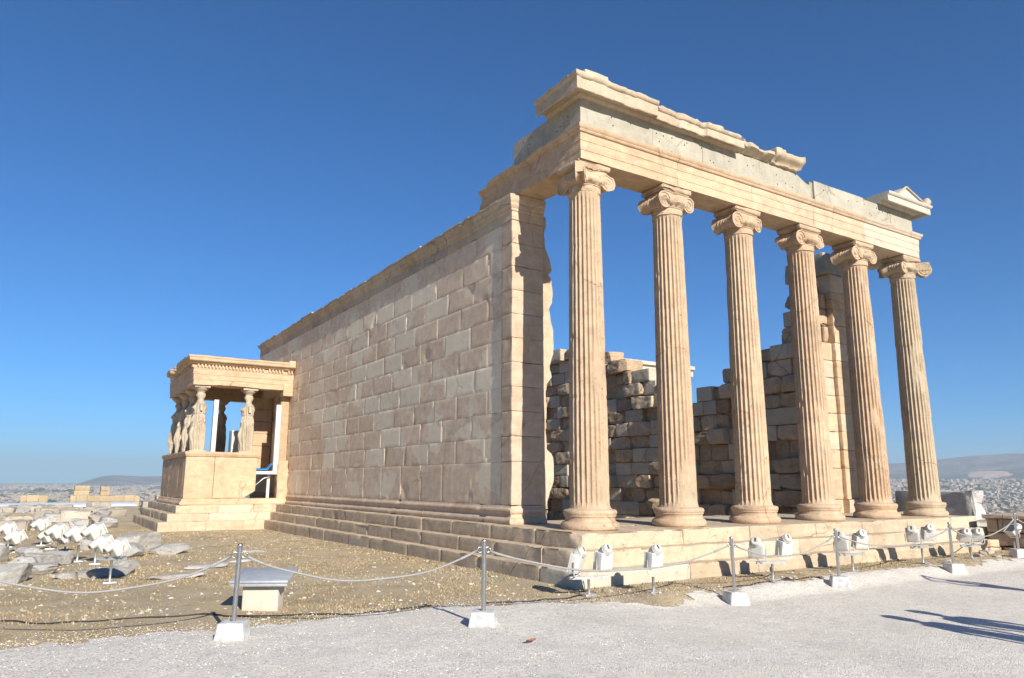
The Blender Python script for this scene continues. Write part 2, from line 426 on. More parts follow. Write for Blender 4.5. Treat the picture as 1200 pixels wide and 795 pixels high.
M['hill'] = hill_mat()

# ------------------------------------------------------------------ ground
def gz(x, y):
    x = np.asarray(x, float); y = np.asarray(y, float)
    z = -.73-.15*sstep(-3, 0, x)*sstep(0, .7, -2.3-y)-.06*sstep(4, 14, y)
    z = z-.022*(np.clip(y, 30, 90)-30)
    return z
def terrain(x, y):
    z = gz(x, y)
    jig = fbm(np.stack([x*.06, y*.06, x*0], -1), 8, 3)*6
    s = np.maximum.reduce([x-21.5+0*x, y-82+jig, -x-130, -y-150])
    drop = 84*sstep(0, 14, s)*(.35+.65*sstep(5, 160, s))
    d = np.hypot(x, y); az = np.degrees(np.arctan2(x, y))
    rise = 118*sstep(2600, 7600, d)*sstep(25, 52, az)+38*sstep(3500, 9000, d)*(1-sstep(25, 52, az))
    roll = 10*fbm(np.stack([x*.0011, y*.0011, x*0], -1), 4, 3)*sstep(300, 1500, s)
    bumps = .018*fbm(np.stack([x*1.3, y*1.3, x*0], -1), 6, 4)*(1-sstep(30, 60, d))
    return np.where(s > 0, np.minimum(z, -.9)-drop+rise+roll, z+bumps)
def growth(lo, hi, step, mx, g):
    a = list(np.arange(lo, hi, step)); s = step; x = a[-1]
    while x < mx: s *= g; x += s; a.append(x)
    s = step; x = a[0]; pre = []
    while x > -mx: s *= g; x -= s; pre.append(x)
    return np.array(pre[::-1]+a)
gx = growth(-13, 24, .2, 16000, 1.09); gy = growth(-14, 27, .2, 16000, 1.09)
X, Y = np.meshgrid(gx, gy, indexing='ij')
Z = terrain(X.ravel(), Y.ravel())
mb = MB(); mb.add(np.stack([X.ravel(), Y.ravel(), Z], -1), [quadgrid(len(gx), len(gy))])
tag(mb.build('ground', M['ground']), kind='structure')

PB = np.array([(-30, -1.3), (-12, -1.5), (-8.2, -1.6), (-7.5, -1.59), (-6.4, -1.71), (-5, -1.64), (-3.9, -1.62), (-2.8, -1.84), (-1.9, -2.45), (-1, -2.75), (.6, -2.42), (2.3, -2.32), (3.8, -2.25), (5.8, -2.43), (8.1, -2.36), (10, -2.32), (30, -2.2)])
def path_edge(x, y):
    P = np.stack([x, y, 0*x], -1)
    return np.interp(x, PB[:, 0], PB[:, 1])+.22*fbm(P*1.6, 31, 3)+.16*fbm(P*6, 32, 3)+.10*vn(P*22, 33)
xs = np.arange(-13, 15, .05); ys = np.arange(-13, -.9, .05)
X, Y = np.meshgrid(xs, ys, indexing='ij'); x, y = X.ravel(), Y.ravel()
e = path_edge(x, y)-y
inside = e > 0
z = terrain(x, y)+.006+.02*sstep(0, .5, e)+.007*fbm(np.stack([x*3, y*3, 0*x], -1), 40, 3)
q = quadgrid(len(xs), len(ys)); q = q[inside[q].all(1)]
mb = MB(); mb.add(np.stack([x, y, z], -1), [q]); tag(mb.build('gravel_path', M['gravel']), kind='structure')

# hills on the horizon: a polar sheet rising behind the city
def build_hills():
    az = np.arange(-30, 100, .14); dd = np.linspace(5600, 12500, 90)
    A, D = np.meshgrid(az, dd, indexing='ij'); a = A.ravel(); d = D.ravel()
    x = d*np.sin(np.radians(a)); y = d*np.cos(np.radians(a))
    P = np.stack([x, y, 0*x], -1)
    nz = fbm(P*.0006, 60, 5); nz2 = fbm(P*.002, 61, 4)
    def g(ac, aw, dc, dw, h): return h*np.exp(-((a-ac)/aw)**2-((d-dc)/dw)**2)
    z = -150+0*a
    z = np.maximum(z, -120+g(4.0, 1.9, 9800, 1500, 120)+g(6.5, 3, 10600, 1500, 95)+g(11, 5, 10800, 1600, 140)+g(-3, 5, 11000, 1500, 40)+25*nz)
    z = np.maximum(z, -120+g(8, 2.2, 7000, 700, 90)+12*nz2)
    z = np.maximum(z, -120+g(70, 9, 10600, 1700, 430)+g(58, 9, 11400, 1500, 250)+g(90, 14, 11000, 1800, 400)+g(44, 12, 11500, 1500, 200)+g(25, 12, 11800, 1500, 160)+90*nz+25*nz2)
    z = np.maximum(z, -120+g(66, 7, 8400, 900, 215)+g(78, 8, 8600, 900, 260)+40*nz+14*nz2)
    z = z-60*sstep(5600, 5601, 11200-d+5600)*0
    q = quadgrid(len(az), len(dd))
    mz = z[q].max(1); q = q[mz > -115]
    mb = MB(); mb.add(np.stack([x, y, z], -1), [q[:, ::-1]])
    tag(mb.build('hills', M['hill']), kind='structure')
build_hills()

# haze: one box of thin air round everything
hz = MB(); box(hz, (-15500, -15500, -175), (15500, 15500, 400))
hm = bpy.data.materials.new('haze_air'); hm.use_nodes = True; hm.node_tree.nodes.clear()
ho = hm.node_tree.nodes.new('ShaderNodeOutputMaterial'); hv = hm.node_tree.nodes.new('ShaderNodeVolumePrincipled')
hv.inputs['Color'].default_value = (.65, .76, .87, 1); hv.inputs['Density'].default_value = 1.15e-4; hv.inputs['Anisotropy'].default_value = 0.0
hm.node_tree.links.new(hv.outputs[0], ho.inputs['Volume'])
tag(hz.build('haze', hm, smooth=False), kind='stuff')

# ------------------------------------------------------------------ the temple
temple = thing('ruined_temple', 'large roofless marble temple with six fluted columns, a long block wall and three steps', 'temple', (5.28, 9., -.75))
SX = (-.80, -1.06, -1.32); SE = (-.78, -1.08, -1.38); SZ = (0., -.25, -.5, -.95); NX = 11.38
def step_tier(k):
    mb = MB(); xs, ye = SX[k], SE[k]; z1, z0 = SZ[k], SZ[k+1]-.03
    if k == 0: z0 = SZ[1]-.02
    nx = NX+(.8-(-SX[0]))+(-xs-.8) if k else NX
    nx = NX+(-xs-.8)
    r = random.Random(20+k)
    dep = 1.0 if k else 1.3
    x = xs; i = 0
    while x < nx-.05:
        L = r.uniform(1.5, 2.3); x2 = min(nx, x+L)
        if nx-x2 < .7: x2 = nx
        worn = 1.0 if i else 2.2
        def cor(P, kk=k):
            # the broken south-east corner
            c = np.array([SX[kk], SE[kk], SZ[kk]]); P = P.copy()
            for n_, d_ in (((-.62, -.62, .48), .13), ((-.35, -.80, .5), .07), ((-.85, -.3, .42), .10)):
                n_ = np.array(n_)/np.linalg.norm(n_); e = np.maximum(0, (P-c)@n_+d_*(1+.5*fbm(P*5+kk*7, 3, 3))); P = P-e[:, None]*n_*.97
            return P
        block(mb, (x+.003, ye, z0), (x2-.003, ye+dep, z1), r=.022, amp=.012, freq=3.2, cell=.06, mx=44, chip=.085*worn,
              tint=r.uniform(-.09, .06), new=(r.random() < .25)*r.uniform(.4, .9), seed=i+k*31, fn=cor if i == 0 else None)
        x = x2; i += 1
    y = ye+dep; i = 0
    while y < 22.4:
        L = r.uniform(1.3, 2.1); y2 = min(22.6, y+L)
        block(mb, (xs, y+.003, z0), (xs+1.0, y2-.003, z1), r=.014, amp=.009, freq=2.5, cell=.09, mx=26, chip=.05,
              tint=r.uniform(-.08, .04), new=0., seed=60+i+k*31)
        y = y2; i += 1
    return tag(mb.build('step', M['stepm'], temple, angle=50))
for k in range(3): step_tier(k)
# paving of the porch floor
mb = MB(); r = random.Random(5)
y = SE[0]+1.3
for row in range(1):
    x = SX[0]+1.0
    while x < NX-.1:
        x2 = min(NX, x+r.uniform(1.1, 1.6)); block(mb, (x+.004, y+.004, -.6), (x2-.004, 2.75, 0.), r=.01, amp=.006, cell=.2, chip=.03, tint=r.uniform(-.08, .05), seed=r.random()*50); x = x2
mb.build('paving', M['stepm'], temple, angle=50)

# ---- south wall of the cella
WX, WT = -.39, .62
def wall_block(mb, y0, y1, z0, z1, sd, tint, new, off=0., chip=.03, x=WX, cell=.085):
    block(mb, (x+off, y0+.0012, z0+.001), (x+.30, y1-.0012, z1-.001), r=.0022, nseed=0, amp=.004, freq=1.4, cell=cell, mx=20, chip=chip, tint=tint, new=new, seed=sd)
mb = MB(); r = random.Random(3)
zs = [.35, 1.175]+[1.175+.489*k for k in range(1, 11)]
for i in range(len(zs)-1):
    y = 2.24; L0 = 1.22
    y2 = 2.24+(L0*.5 if i % 2 else L0)*r.uniform(.9, 1.1); j = 0
    if i == 0: y2 = 2.24+1.2
    while y < 22.1:
        y2 = min(y2, 22.1)
        if 22.1-y2 < .5: y2 = 22.1
        nw = 0.
        if i > 0 and r.random() < .17: nw = r.uniform(.75, 1.)
        wall_block(mb, y, y2, zs[i], zs[i+1], i*40+j, r.uniform(-.08, .05), nw, r.uniform(-.0012, .0012) if i else 0., chip=r.choice((.004, .008, .03, .06, .09)) if nw < .1 else .008)
        y = y2; y2 = y+L0*r.uniform(.88, 1.12); j += 1
box(mb, (WX+.28, 2.3, -.2), (WX+WT, 22.05, 6.2))
sw = mb.build('cella_wall', M['wall'], temple, angle=45); sw['label'] = 'long smooth wall of squared blocks with pale repair patches'
# small putlog holes / cuttings are chips; base moulding
mb = MB()
basep = [(0.0, 0.002), (.085, .002), (.10, .04), (.095, .085), (.06, .115), (.03, .14), (.028, .185), (.05, .205), (.062, .245), (.05, .285), (.015, .305), (0., .347), (-.2, .347), (-.2, .002)]
y = 22.1; i = 0
rr = random.Random(9)
pieces = []
yy = 2.24
cuts = [22.1]
while cuts[-1] > 3.2: cuts.append(cuts[-1]-rr.uniform(1.1, 1.5))
cuts[-1] = 2.7
for a, b in zip(cuts[:-1], cuts[1:]):
    sweep(mb, [(o, z) for o, z in basep][::-1], [(WX, b+.003), (WX, a-.003)], cell=.07, pcell=.035, amp=.006, freq=4, seed=a, chip=.10, tint=rr.uniform(-.08, .05))
# mitred corner piece round the pilaster and along its east face
PX = WX-.034; PE = 1.84
sweep(mb, [(o, z) for o, z in basep][::-1], [(.34, PE), (PX, PE), (PX, 2.69)], cell=.07, pcell=.035, amp=.005, freq=4, seed=77, chip=.07)
mb.build('wall_moulding', M['wallp'], temple, angle=50)
# crown of the wall
mb = MB()
crown = [(0, 6.065), (.012, 6.07), (.014, 6.27), (.03, 6.275), (.045, 6.30), (.04, 6.33), (.055, 6.345), (.085, 6.40), (.08, 6.43), (.10, 6.445), (.135, 6.51), (.13, 6.545), (.15, 6.55), (.15, 6.58), (-.3, 6.58), (-.3, 6.065)]
yb = 22.1; i = 0
while yb > 2.4:
    ya = max(2.26, yb-rr.uniform(1.1, 1.45))
    if ya-2.26 < .5: ya = 2.26
    top = rr.uniform(-.06, .02) if yb < 18 else -.03
    def fn(P, top=top, s=i):
        k = sstep(6.35, 6.58, P[:, 2]); P = P.copy(); P[:, 2] += k*(top+.05*fbm(P*2.2+s, 9, 3)); return P
    if yb > 4.6: f2 = fn
    else: f2 = None
    sweep(mb, crown[::-1], [(WX, ya+.004), (WX, yb-.004)], cell=.06, pcell=.035, amp=.010, freq=5, seed=i*1.3, chip=.16 if yb > 4.6 else .07, fn=f2, tint=rr.uniform(-.14, .02))
    yb = ya; i += 1
mb.build('wall_crown', M['cornice'], temple, angle=60)
# ---- corner pilaster (anta) at the east end, broken door-wall stub beside it
mb = MB()
z = .35; i = 0
for z2 in (1.175, 2.15, 3.12, 4.1, 5.08, 6.06):
    for (a, b) in ((z, (z+z2)/2), ((z+z2)/2, z2)) if i else ((z, z2),):
        block(mb, (PX, PE, a+.002), (.345, 2.24, b-.002), r=.008, amp=.005, freq=2.5, cell=.055, mx=24, chip=.04, tint=random.uniform(-.08, .05), seed=i+a)
    z = z2; i += 1
mb.build('corner_pilaster', M['wallp'], temple, angle=45)
mb = MB()
ac = [(0, 6.062), (.01, 6.07), (.012, 6.24), (.03, 6.25), (.04, 6.28), (.03, 6.30), (.05, 6.33), (.07, 6.37), (.065, 6.40), (.09, 6.44), (.11, 6.50), (.11, 6.575), (-.2, 6.575), (-.2, 6.062)]
sweep(mb, ac[::-1], [(.34, PE), (PX, PE), (PX, 2.255)], cell=.05, pcell=.03, amp=.006, freq=5, seed=4, chip=.06)
box(mb, (PX+.05, PE+.05, 6.062), (.33, 2.25, 6.57))
mb.build('pilaster_capital', M['wallp'], temple, angle=50)
mb = MB()
outl = [(.33, 0.), (.42, 0.02), (.40, .3), (.50, .55), (.60, .8), (.62, 1.1), (.56, 1.35), (.44, 1.45), (.40, 1.75), (.43, 2.2), (.42, 2.4), (.40, 2.6), (.45, 2.75), (.56, 2.9), (.52, 3.1), (.58, 3.3), (.62, 3.42), (.60, 3.9), (.54, 4.15), (.52, 4.35), (.60, 4.5), (.61, 4.8), (.58, 5.0), (.49, 5.12), (.42, 5.15), (.33, 5.15)]
outl = [(x_+(.10 if x_ > .36 else 0), z_) for x_, z_ in outl]
extrude_poly(mb, outl, 2.02, 2.5, n=6, amp=.03, freq=5, seed=3, cell=.05)
outl = [(.33, 5.0), (.52, 5.05), (.60, 5.15), (.56, 5.4), (.45, 5.6), (.40, 5.9), (.46, 6.1), (.45, 6.3), (.33, 6.34)]
extrude_poly(mb, outl, 1.9, 2.45, n=6, amp=.025, freq=5, seed=8, cell=.05, tint=-.1)
mb.build('broken_wall_end', M['wallp'], temple, angle=50)

# ---- north wall, seen from inside: old rubble and new blocks, broken top
NXI = 10.28
def ntop(y):
    return float(np.interp(y, [1.8, 3.25, 3.3, 3.85, 3.9, 4.4, 4.45, 5.55, 5.6, 6.95, 7.0, 8.2, 8.3, 9.6, 9.7, 11., 12.2, 12.6, 14., 16.5, 17.5], [6.6, 6.6, 5.5, 5.5, 5.15, 5.1, 4.6, 4.55, 4.1, 4.1, 3.6, 3.6, 4.5, 4.6, 5.1, 5.2, 5.75, 5.8, 6.4, 6.5, 6.5]))
def rough_block(mb, lo, hi, sd, tint, new):
    lo = np.array(lo, float); hi = np.array(hi, float); rg = np.random.default_rng(int(sd*97) % 99991); c = (lo+hi)/2; hs = (hi-lo)/2
    pn = rg.normal(size=(14, 3)); pn[:, 0] = -np.abs(pn[:, 0]); pn /= np.linalg.norm(pn, axis=1)[:, None]; sup = np.abs(pn).sum(1); pd = sup*rg.uniform(.78, 1.0, 14)
    def fn(P):
        Q = (P-c)/hs
        for _ in range(2):
            for n_, d_ in zip(pn, pd):
                e = np.maximum(0, Q@n_-d_); Q = Q-e[:, None]*n_*.95
        return Q*hs+c+.022*vfbm(P*3.2+sd, 3, 2)+.022*vfbm(P*np.array([8, 4, 17])+sd, 4, 3)
    block(mb, lo, hi, r=.012, amp=0, cell=.045, mx=24, tint=tint, new=new, seed=sd, fn=fn)
mb = MB(); r = random.Random(12)
z = -.85; row = 0
while z < 6.6:
    h = .485*r.uniform(.93, 1.05); z2 = z+h
    y = 2.2+r.uniform(0, .5) if z > 0 else 2.2
    y = 2.2
    while y < 17.4:
        L = r.uniform(.45, 1.2); y2 = min(y+L, 17.5); ym = (y+y2)/2
        if z+.30 < ntop(ym):
            nw = r.random() < (.42 if (6 < ym < 11.5) else .30)
            rough = not nw
            off = r.uniform(-.04, .02) if nw else r.uniform(-.13, .16)
            if r.random() < .08: off -= .28
            lo = (NXI+off, y+.012, z+.008); hi = (NXI+.67, y2-.012, z2-.008)
            if rough:
                lo = (lo[0], lo[1]-.01, z+r.uniform(-.01, .01)); hi = (hi[0], hi[1]+.01, z2-r.uniform(-.01, .04))
                rough_block(mb, lo, hi, row*50+y, r.uniform(-.25, .2), r.choice((0, 0, 0, .25, .4)))
            else:
                block(mb, lo, hi, r=.008, amp=.004, cell=.12, mx=12, chip=.015, tint=r.uniform(-.12, .08), new=r.uniform(.75, 1.), seed=row*50+y)
        y = y2
    z = z2; row += 1
y = 2.2
while y < 17.3:
    y2 = y+.5; box(mb, (NXI+.13, y, -.85), (NXI+.6, y2+.02, min(6.4, ntop(y+.25)-.35)), tint=-.1); y = y2
nwall = mb.build('cella_wall', M['rubble'], temple, angle=35); nwall['label'] = 'rough inner wall of brown rubble blocks and new grey squares, broken along the top'
# north pilaster and stub
mb = MB()
z = 0.
for i, z2 in enumerate((.36, 1.17, 1.66, 2.15, 2.64, 3.13, 3.62, 4.1, 4.6, 5.1, 5.58, 6.06, 6.58)):
    block(mb, (10.2 if i else 10.14, PE if i else PE-.07, z+.002), (10.98, 2.3, z2-.002), r=.01, amp=.006, cell=.07, mx=16, chip=.04, tint=random.uniform(-.05, .06), new=.0 if i % 4 else .3, seed=z)
    if z < 4.5:
        xl = 9.62 if z < .6 else (9.58, 9.62, 9.66, 9.6)[i % 4]
        block(mb, (xl, 1.95, z+.004), (10.19, 2.5, z2-.004), r=.012, amp=.012, cell=.07, mx=16, chip=.06, tint=random.uniform(-.08, .08), new=.45 if i in (3, 6, 7) else .1, seed=z+9)
    elif z < 5.9:
        block(mb, (9.75+.25*(i % 2), 2.0, z+.004), (10.19, 2.5, z2-.004), r=.05, amp=.05, cell=.06, mx=16, chip=.12, tint=-.15, seed=z+9)
    z = z2
npil = mb.build('corner_pilaster', M['marble'], temple, angle=45)
mb = MB()
block(mb, (10.0, 1.86, 6.595), (10.9, 3.0, 7.2), r=.02, amp=.01, cell=.1, chip=.06, tint=-.05, seed=6)
block(mb, (10.2, 3.005, 6.595), (10.9, 3.32, 7.18), r=.02, amp=.012, cell=.08, chip=.06, tint=.02, seed=8)
mb.build('architrave_block', M['frieze'], temple, angle=50)

# ---- columns
COLX = [2.113*i for i in range(6)]
def make_column(ci):
    cx = COLX[ci]; sd = 100+ci*13
    n = 24*10; zs_ = np.linspace(.335, 6.02, 96); th = np.arange(n)*2*np.pi/n
    T, Z = np.meshgrid(th, zs_, indexing='xy'); t = (Z-.335)/(6.02-.335)
    R = .352-.062*t**1.25
    R = R+.020*np.exp(-(Z-.335)/.05)+.012*np.exp(-(6.02-Z)/.05)
    u = (T*24/(2*np.pi)) % 1.0
    ch = np.sqrt(np.clip(1-((u-.5)/.42)**2, 0, 1))
    endf = sstep(.36, .46, Z)*(1-sstep(5.90, 5.985, Z))
    P = np.stack([np.cos(T)*R+cx, np.sin(T)*R, Z], -1).reshape(-1, 3)
    sc = np.array([2.4, 2.4, 1.0])
    er = fbm(P*sc+sd, 70, 3).reshape(T.shape); er2 = fbm(P*6+sd, 71, 3).reshape(T.shape); fine = fbm(P*np.array([16, 16, 9])+sd, 72, 3).reshape(T.shape)
    wear = sstep(.18, .5, er)
    if ci == 0: wear = np.maximum(wear, sstep(1.1, .4, Z)*sstep(-.4, .3, er)*.6)
    if ci == 3: wear = np.maximum(wear, sstep(2.6, 1.2, Z)*sstep(-.3, .25, er)*.85)
    dep = (.042*(1-.62*wear))*ch*endf
    rr = R-dep-.014*wear*(1-ch)-.010*np.maximum(0, er2-.05)*(1-ch)-.007*np.abs(fine)-.012*np.maximum(0, fine-.35)-.05*np.maximum(0, er2-.42)
    joints = {0: [2.25, 4.3], 1: [2.1, 4.1], 2: [1.75, 2.05, 4.35], 3: [1.7, 2.05, 3.9], 4: [1.3, 3.7], 5: [2.4, 4.25]}[ci]
    for j in joints:
        jj = j+.006*np.sin(T*3+ci)
        rr = rr-.014*np.exp(-((Z-jj)/.010)**2)*(1.6 if ci == 5 else .8)
        if ci == 5: rr = rr+.006*np.sign(Z-jj)*np.exp(-np.abs(Z-jj)/.4)
    V = np.stack([np.cos(T)*rr+cx, np.sin(T)*rr, Z], -1).reshape(-1, 3)
    nw = (.15, .05, .35, 0., 0., 1.)[ci]
    mb = MB(); q = quadgrid(len(zs_), n, False, True)[:, ::-1]
    zc = Z.ravel()[q[:, 0]]; lv = np.array([0]+joints+[9]); tt = np.array([random.uniform(-.09, .07) for _ in lv])+(.02, -.03, .04, .0, -.04, .0)[ci]
    mb.add(V, [q], tt[np.searchsorted(lv, zc)-1], nw*.7)
    shaft = mb.build('column', M['column'], temple)
    lbl = ['corner column with a chipped angled scroll, beside the long wall', None, None, 'column with flutes worn smooth near its foot', None, 'paler grey column, cracked across twice']
    if lbl[ci]: shaft['label'] = lbl[ci]
    # base
    mb = MB()
    pr = [(.44, .0), (.492, .003), (.505, .03), (.508, .065), (.495, .10), (.465, .128), (.44, .135), (.432, .16), (.43, .19), (.44, .215), (.452, .222), (.452, .23), (.448, .24), (.462, .262), (.465, .29), (.452, .318), (.43, .33), (.385, .336), (.365, .352), (.34, .36)]
    pr = resample(pr, .018)
    brk = random.Random(ci)
    def bmod(r_, z_, t_):
        P = np.stack([np.cos(t_)*r_+cx, np.sin(t_)*r_, z_+0*t_], -1).reshape(-1, 3)
        e = fbm(P*4+sd, 80, 3).reshape(r_.shape); e2 = fbm(P*1.6+sd, 81, 2).reshape(r_.shape)
        return r_-.012*np.maximum(0, e)-.07*np.maximum(0, e2-.38)*sstep(.36, .2, np.full_like(r_, .0)+z_)
    lathe(mb, pr, (cx, 0, 0), 72, mod=bmod, amp=.004, freq=8, seed=ci, new=.5 if ci == 5 else 0., tint=random.uniform(-.05, .03))
    mb.build('column_base', M['column'], shaft)
    # capital
    mb = MB(); nw = .6 if ci == 5 else (.25 if ci in (1,) else .05)
    lathe(mb, resample([(.27, 5.985), (.302, 5.99), (.318, 6.0), (.306, 6.012), (.303, 6.10), (.307, 6.12), (.322, 6.128), (.322, 6.145), (.31, 6.152)], .02), (cx, 0, 0), 96,
          mod=lambda r_, z_, t_: r_+.009*np.abs(np.sin(12*t_))*sstep(6.02, 6.06, z_)*sstep(6.12, 6.09, z_), new=nw)
    lathe(mb, resample([(.30, 6.15), (.325, 6.155), (.385, 6.20), (.405, 6.235), (.40, 6.26), (.33, 6.27)], .015), (cx, 0, 0), 120,
          mod=lambda r_, z_, t_: r_-.022*(1-np.abs(np.cos(10*t_)))**2*sstep(6.15, 6.18, z_), new=nw)
    chipr = random.Random(ci*7)
    def volute(c, axis, half, Rv=.175, back=True, ang=None):
        """scroll whose axis runs along `axis`; front disc at -half"""
        ax = Vector(axis).normalized(); up = Vector((0, 0, 1)); sdv = up.cross(ax)
        m = np.array([tuple(sdv), tuple(ax), tuple(up)]).T
        L = 2*half
        ts = np.linspace(0, 1, 25)
        rad = Rv*(1-.34*np.sin(np.pi*ts)**.8)+.010*np.cos(ts*np.pi*16)*np.sin(np.pi*ts)
        rad[0] = rad[-1] = Rv
        pr = np.concatenate([[[.001, -half+.018], [Rv-.035, -half+.018], [Rv-.03, -half], [Rv-.004, -half]], np.stack([rad, -half+.006+ts*(L-.012)], -1), [[Rv-.004, half], [Rv-.03, half], [Rv-.035, half-.018], [.001, half-.018]]])
        n = 36; a = np.arange(n)*2*np.pi/n
        V = np.stack([pr[:, :1]*np.cos(a), pr[:, 1:]*np.ones((1, n)), pr[:, :1]*np.sin(a)], -1).reshape(-1, 3)
        V = V+.004*vfbm(V*9+ci, 6, 2)
        mb.add(V@m.T+np.array(c), [quadgrid(len(pr), n, False, True)], 0., nw)
        for sg in ((-1, 1) if back else (-1,)):
            for hand in ((1,) if True else ()):
                k = np.linspace(0, 1, 70); rs = (Rv-.012)*np.exp(-1.75*k); an = hand*(np.pi/2-k*2*np.pi*2.4)*1.0
                pts = np.stack([rs*np.cos(an), np.full_like(rs, sg*(half-.014)), rs*np.sin(an)], -1)
                sgn = -1 if (ang or 0) > 0 else 1
                pts[:, 0] *= sgn
                tube(mb, [tuple(p) for p in (pts@m.T+np.array(c))], list(.015*np.exp(-.9*k)), 6)
            e = np.array([0, sg*(half-.012), 0])@m.T+np.array(c); 
            ex = np.array([0, sg*(half-.006), 0])@m.T+np.array(c)
            tube(mb, [tuple(e), tuple((e+ex)/2+ (ex-e)*.3), tuple(ex)], [.034, .030, .004], 10)
    zc_ = 6.265; hv_ = .30
    if ci not in (0, 5):
        volute((cx+.335, 0, zc_), (0, 1, 0), hv_, ang=1); volute((cx-.335, 0, zc_), (0, 1, 0), hv_, ang=-1)
        block(mb, (cx-.34, -.285, 6.28), (cx+.34, .285, 6.475), r=.02, amp=.005, cell=.05, chip=.02, new=nw, seed=ci)
        for yy in (-.288, .288):
            for zz, sag in ((6.455, .0), (6.30, .035)):
                tube(mb, [(cx-.335+.67*k/12, yy, zz-sag*math.sin(math.pi*k/12)) for k in range(13)], .014, 6)
    else:
        s = 1 if ci == 0 else -1     # +1: the free corner is towards -x
        volute((cx+s*.335, 0.0, zc_), (0, 1, 0), hv_, ang=s)
        volute((cx+s*.03, .335, zc_), (-s, 0, 0), .30, ang=-s)
        block(mb, (min(cx+s*.34, cx-s*.25), -.285, 6.28), (max(cx+s*.34, cx-s*.25), .285, 6.475), r=.02, amp=.005, cell=.05, chip=.02, new=nw, seed=ci)
        block(mb, (min(cx-s*.285, cx+s*.25), -.25, 6.28), (max(cx-s*.285, cx+s*.25), .34, 6.475), r=.02, amp=.005, cell=.05, chip=.02, new=nw, seed=ci+3)
        # angled corner scroll: thick slab on the diagonal
        d = Vector((-s, -1, 0)).normalized(); a = Vector((-d.y, d.x, 0))
        cc = Vector((cx-s*.37, -.37, zc_-.005))
        volute(tuple(cc), tuple(a), .085, Rv=.19 if ci == 5 else .165, ang=1)
        box(mb, (-.15, -.08, -.02), (.35, .08, .19), new=nw, M=Matrix.Translation(cc) @ Matrix(((-d.x, a.x, 0, 0), (-d.y, a.y, 0, 0), (0, 0, 1, 0), (0, 0, 0, 1))))
    ab = .40
    lathe_prof = [(0, 6.47), (.0, 6.49), (.03, 6.52), (.05, 6.55), (.05, 6.583), (-.3, 6.583), (-.3, 6.47)]
    s0, s1 = (ab+.05 if ci == 0 else ab), (ab+.05 if ci == 5 else ab)
    block(mb, (cx-.40, -.325, 6.475), (cx+.40, .325, 6.584), r=.03, amp=.006, cell=.05, chip=.05, new=nw, seed=ci+20)
    if ci == 4:
        for _ in range(5):
            x0 = chipr.uniform(-.3, .2); block(mb, (cx+x0, -.36, 6.12+chipr.uniform(0, .2)), (cx+x0+.2, -.2, 6.4), r=.06, amp=.03, cell=.04, seed=_)
    for i_ in range(len(mb.v)):
        P = mb.v[i_]; cd_ = P-np.array([cx, 0, 6.3]); cd_ = cd_/np.maximum(np.linalg.norm(cd_, axis=1), 1e-6)[:, None]
        wr = np.maximum(0, fbm(P*3.4+sd, 33, 3)-.08)*.16+np.maximum(0, fbm(P*9+sd, 34, 2))*.02
        mb.v[i_] = P-cd_*(wr*sstep(6.585, 6.5, P[:, 2]))[:, None]
    mb.build('capital', M['column'], shaft, angle=45)
    return shaft
for ci in range(6): make_column(ci)

# ---- architrave
E0, S0, EN = -.33, -.33, 10.565+.33
arch = [(0, 6.588), (0, 6.755), (.009, 6.757), (.009, 6.94), (.018, 6.942), (.018, 7.095), (.048, 7.10), (.065, 7.125), (.06, 7.14), (.075, 7.15), (.10, 7.195), (.105, 7.222), (-.66, 7.222), (-.66, 6.588)]
mb = MB()
def archpiece(path, sd, tint, new, chip=.045):
    sweep(mb, arch[::-1], path, cell=.07, pcell=.045, amp=.005, freq=3.5, seed=sd, chip=chip, tint=tint, new=new)
G_ = .004
archpiece([(2.113-G_, E0), (S0, E0), (S0, .95)], 1, .0, 0.)
archpiece([(4.33-G_, E0), (2.113+G_, E0)], 2, .03, .05)
archpiece([(6.45-G_, E0), (4.33+G_, E0)], 3, .02, .12)
archpiece([(8.45-G_, E0), (6.45+G_, E0)], 4, -.02, .1)
archpiece([(EN, 1.0), (EN, E0), (8.45+G_, E0)], 5, .0, .5, .01)
mb.build('architrave', M['marble'], temple, angle=40)
mb = MB()
def endcut(P):
    P = P.copy(); k = sstep(2.6, 3.4, P[:, 1]); zc = (P[:, 2]-6.588)/.63
    P[:, 1] -= k*.22*zc+k*.06*fbm(P*4, 5, 2); P[:, 2] -= .10*k*sstep(.5, 1, zc)*(1+fbm(P*3, 6, 2)); return P
sweep(mb, arch[::-1], [(S0, .95+G_), (S0, 3.42)], cell=.06, pcell=.045, amp=.008, freq=3., seed=11, chip=.11, fn=endcut, tint=-.04)
mb.build('architrave', M['marble'], temple, angle=45)
# ---- frieze of grey limestone
mb = MB(); fo = -.03
def fr(path, z1, sd, tint=0., chip=.03, fn=None, depth=.55, new=0.):
    sweep(mb, [(fo, 7.226), (fo, z1), (fo-depth, z1), (fo-depth, 7.226)][::-1], path, cell=.08, pcell=.08, amp=.005, freq=3, seed=sd, chip=chip, tint=tint, fn=fn, new=new)
fr([(1.5, E0), (S0, E0), (S0, 1.98)], 7.80, 1, .0)
fr([(2.9, E0), (1.506, E0)], 7.80, 2, .03); fr([(4.7, E0), (2.906, E0)], 7.80, 3, -.03)
def dip(P):
    P = P.copy(); k = sstep(5.85, 6.35, P[:, 0])*sstep(7.4, 7.8, P[:, 2]); P[:, 2] -= k*(.17+.05*fbm(P*6, 3, 2)); return P
fr([(6.5, E0), (4.706, E0)], 7.82, 4, .0, fn=dip); fr([(6.62, E0+.04), (6.50, E0+.04)], 7.74, 5, -.2)
fr([(8.6, E0), (6.626, E0)], 7.77, 6, .05, .02); fr([(9.75, E0), (8.606, E0)], 7.74, 7, .0, .02)
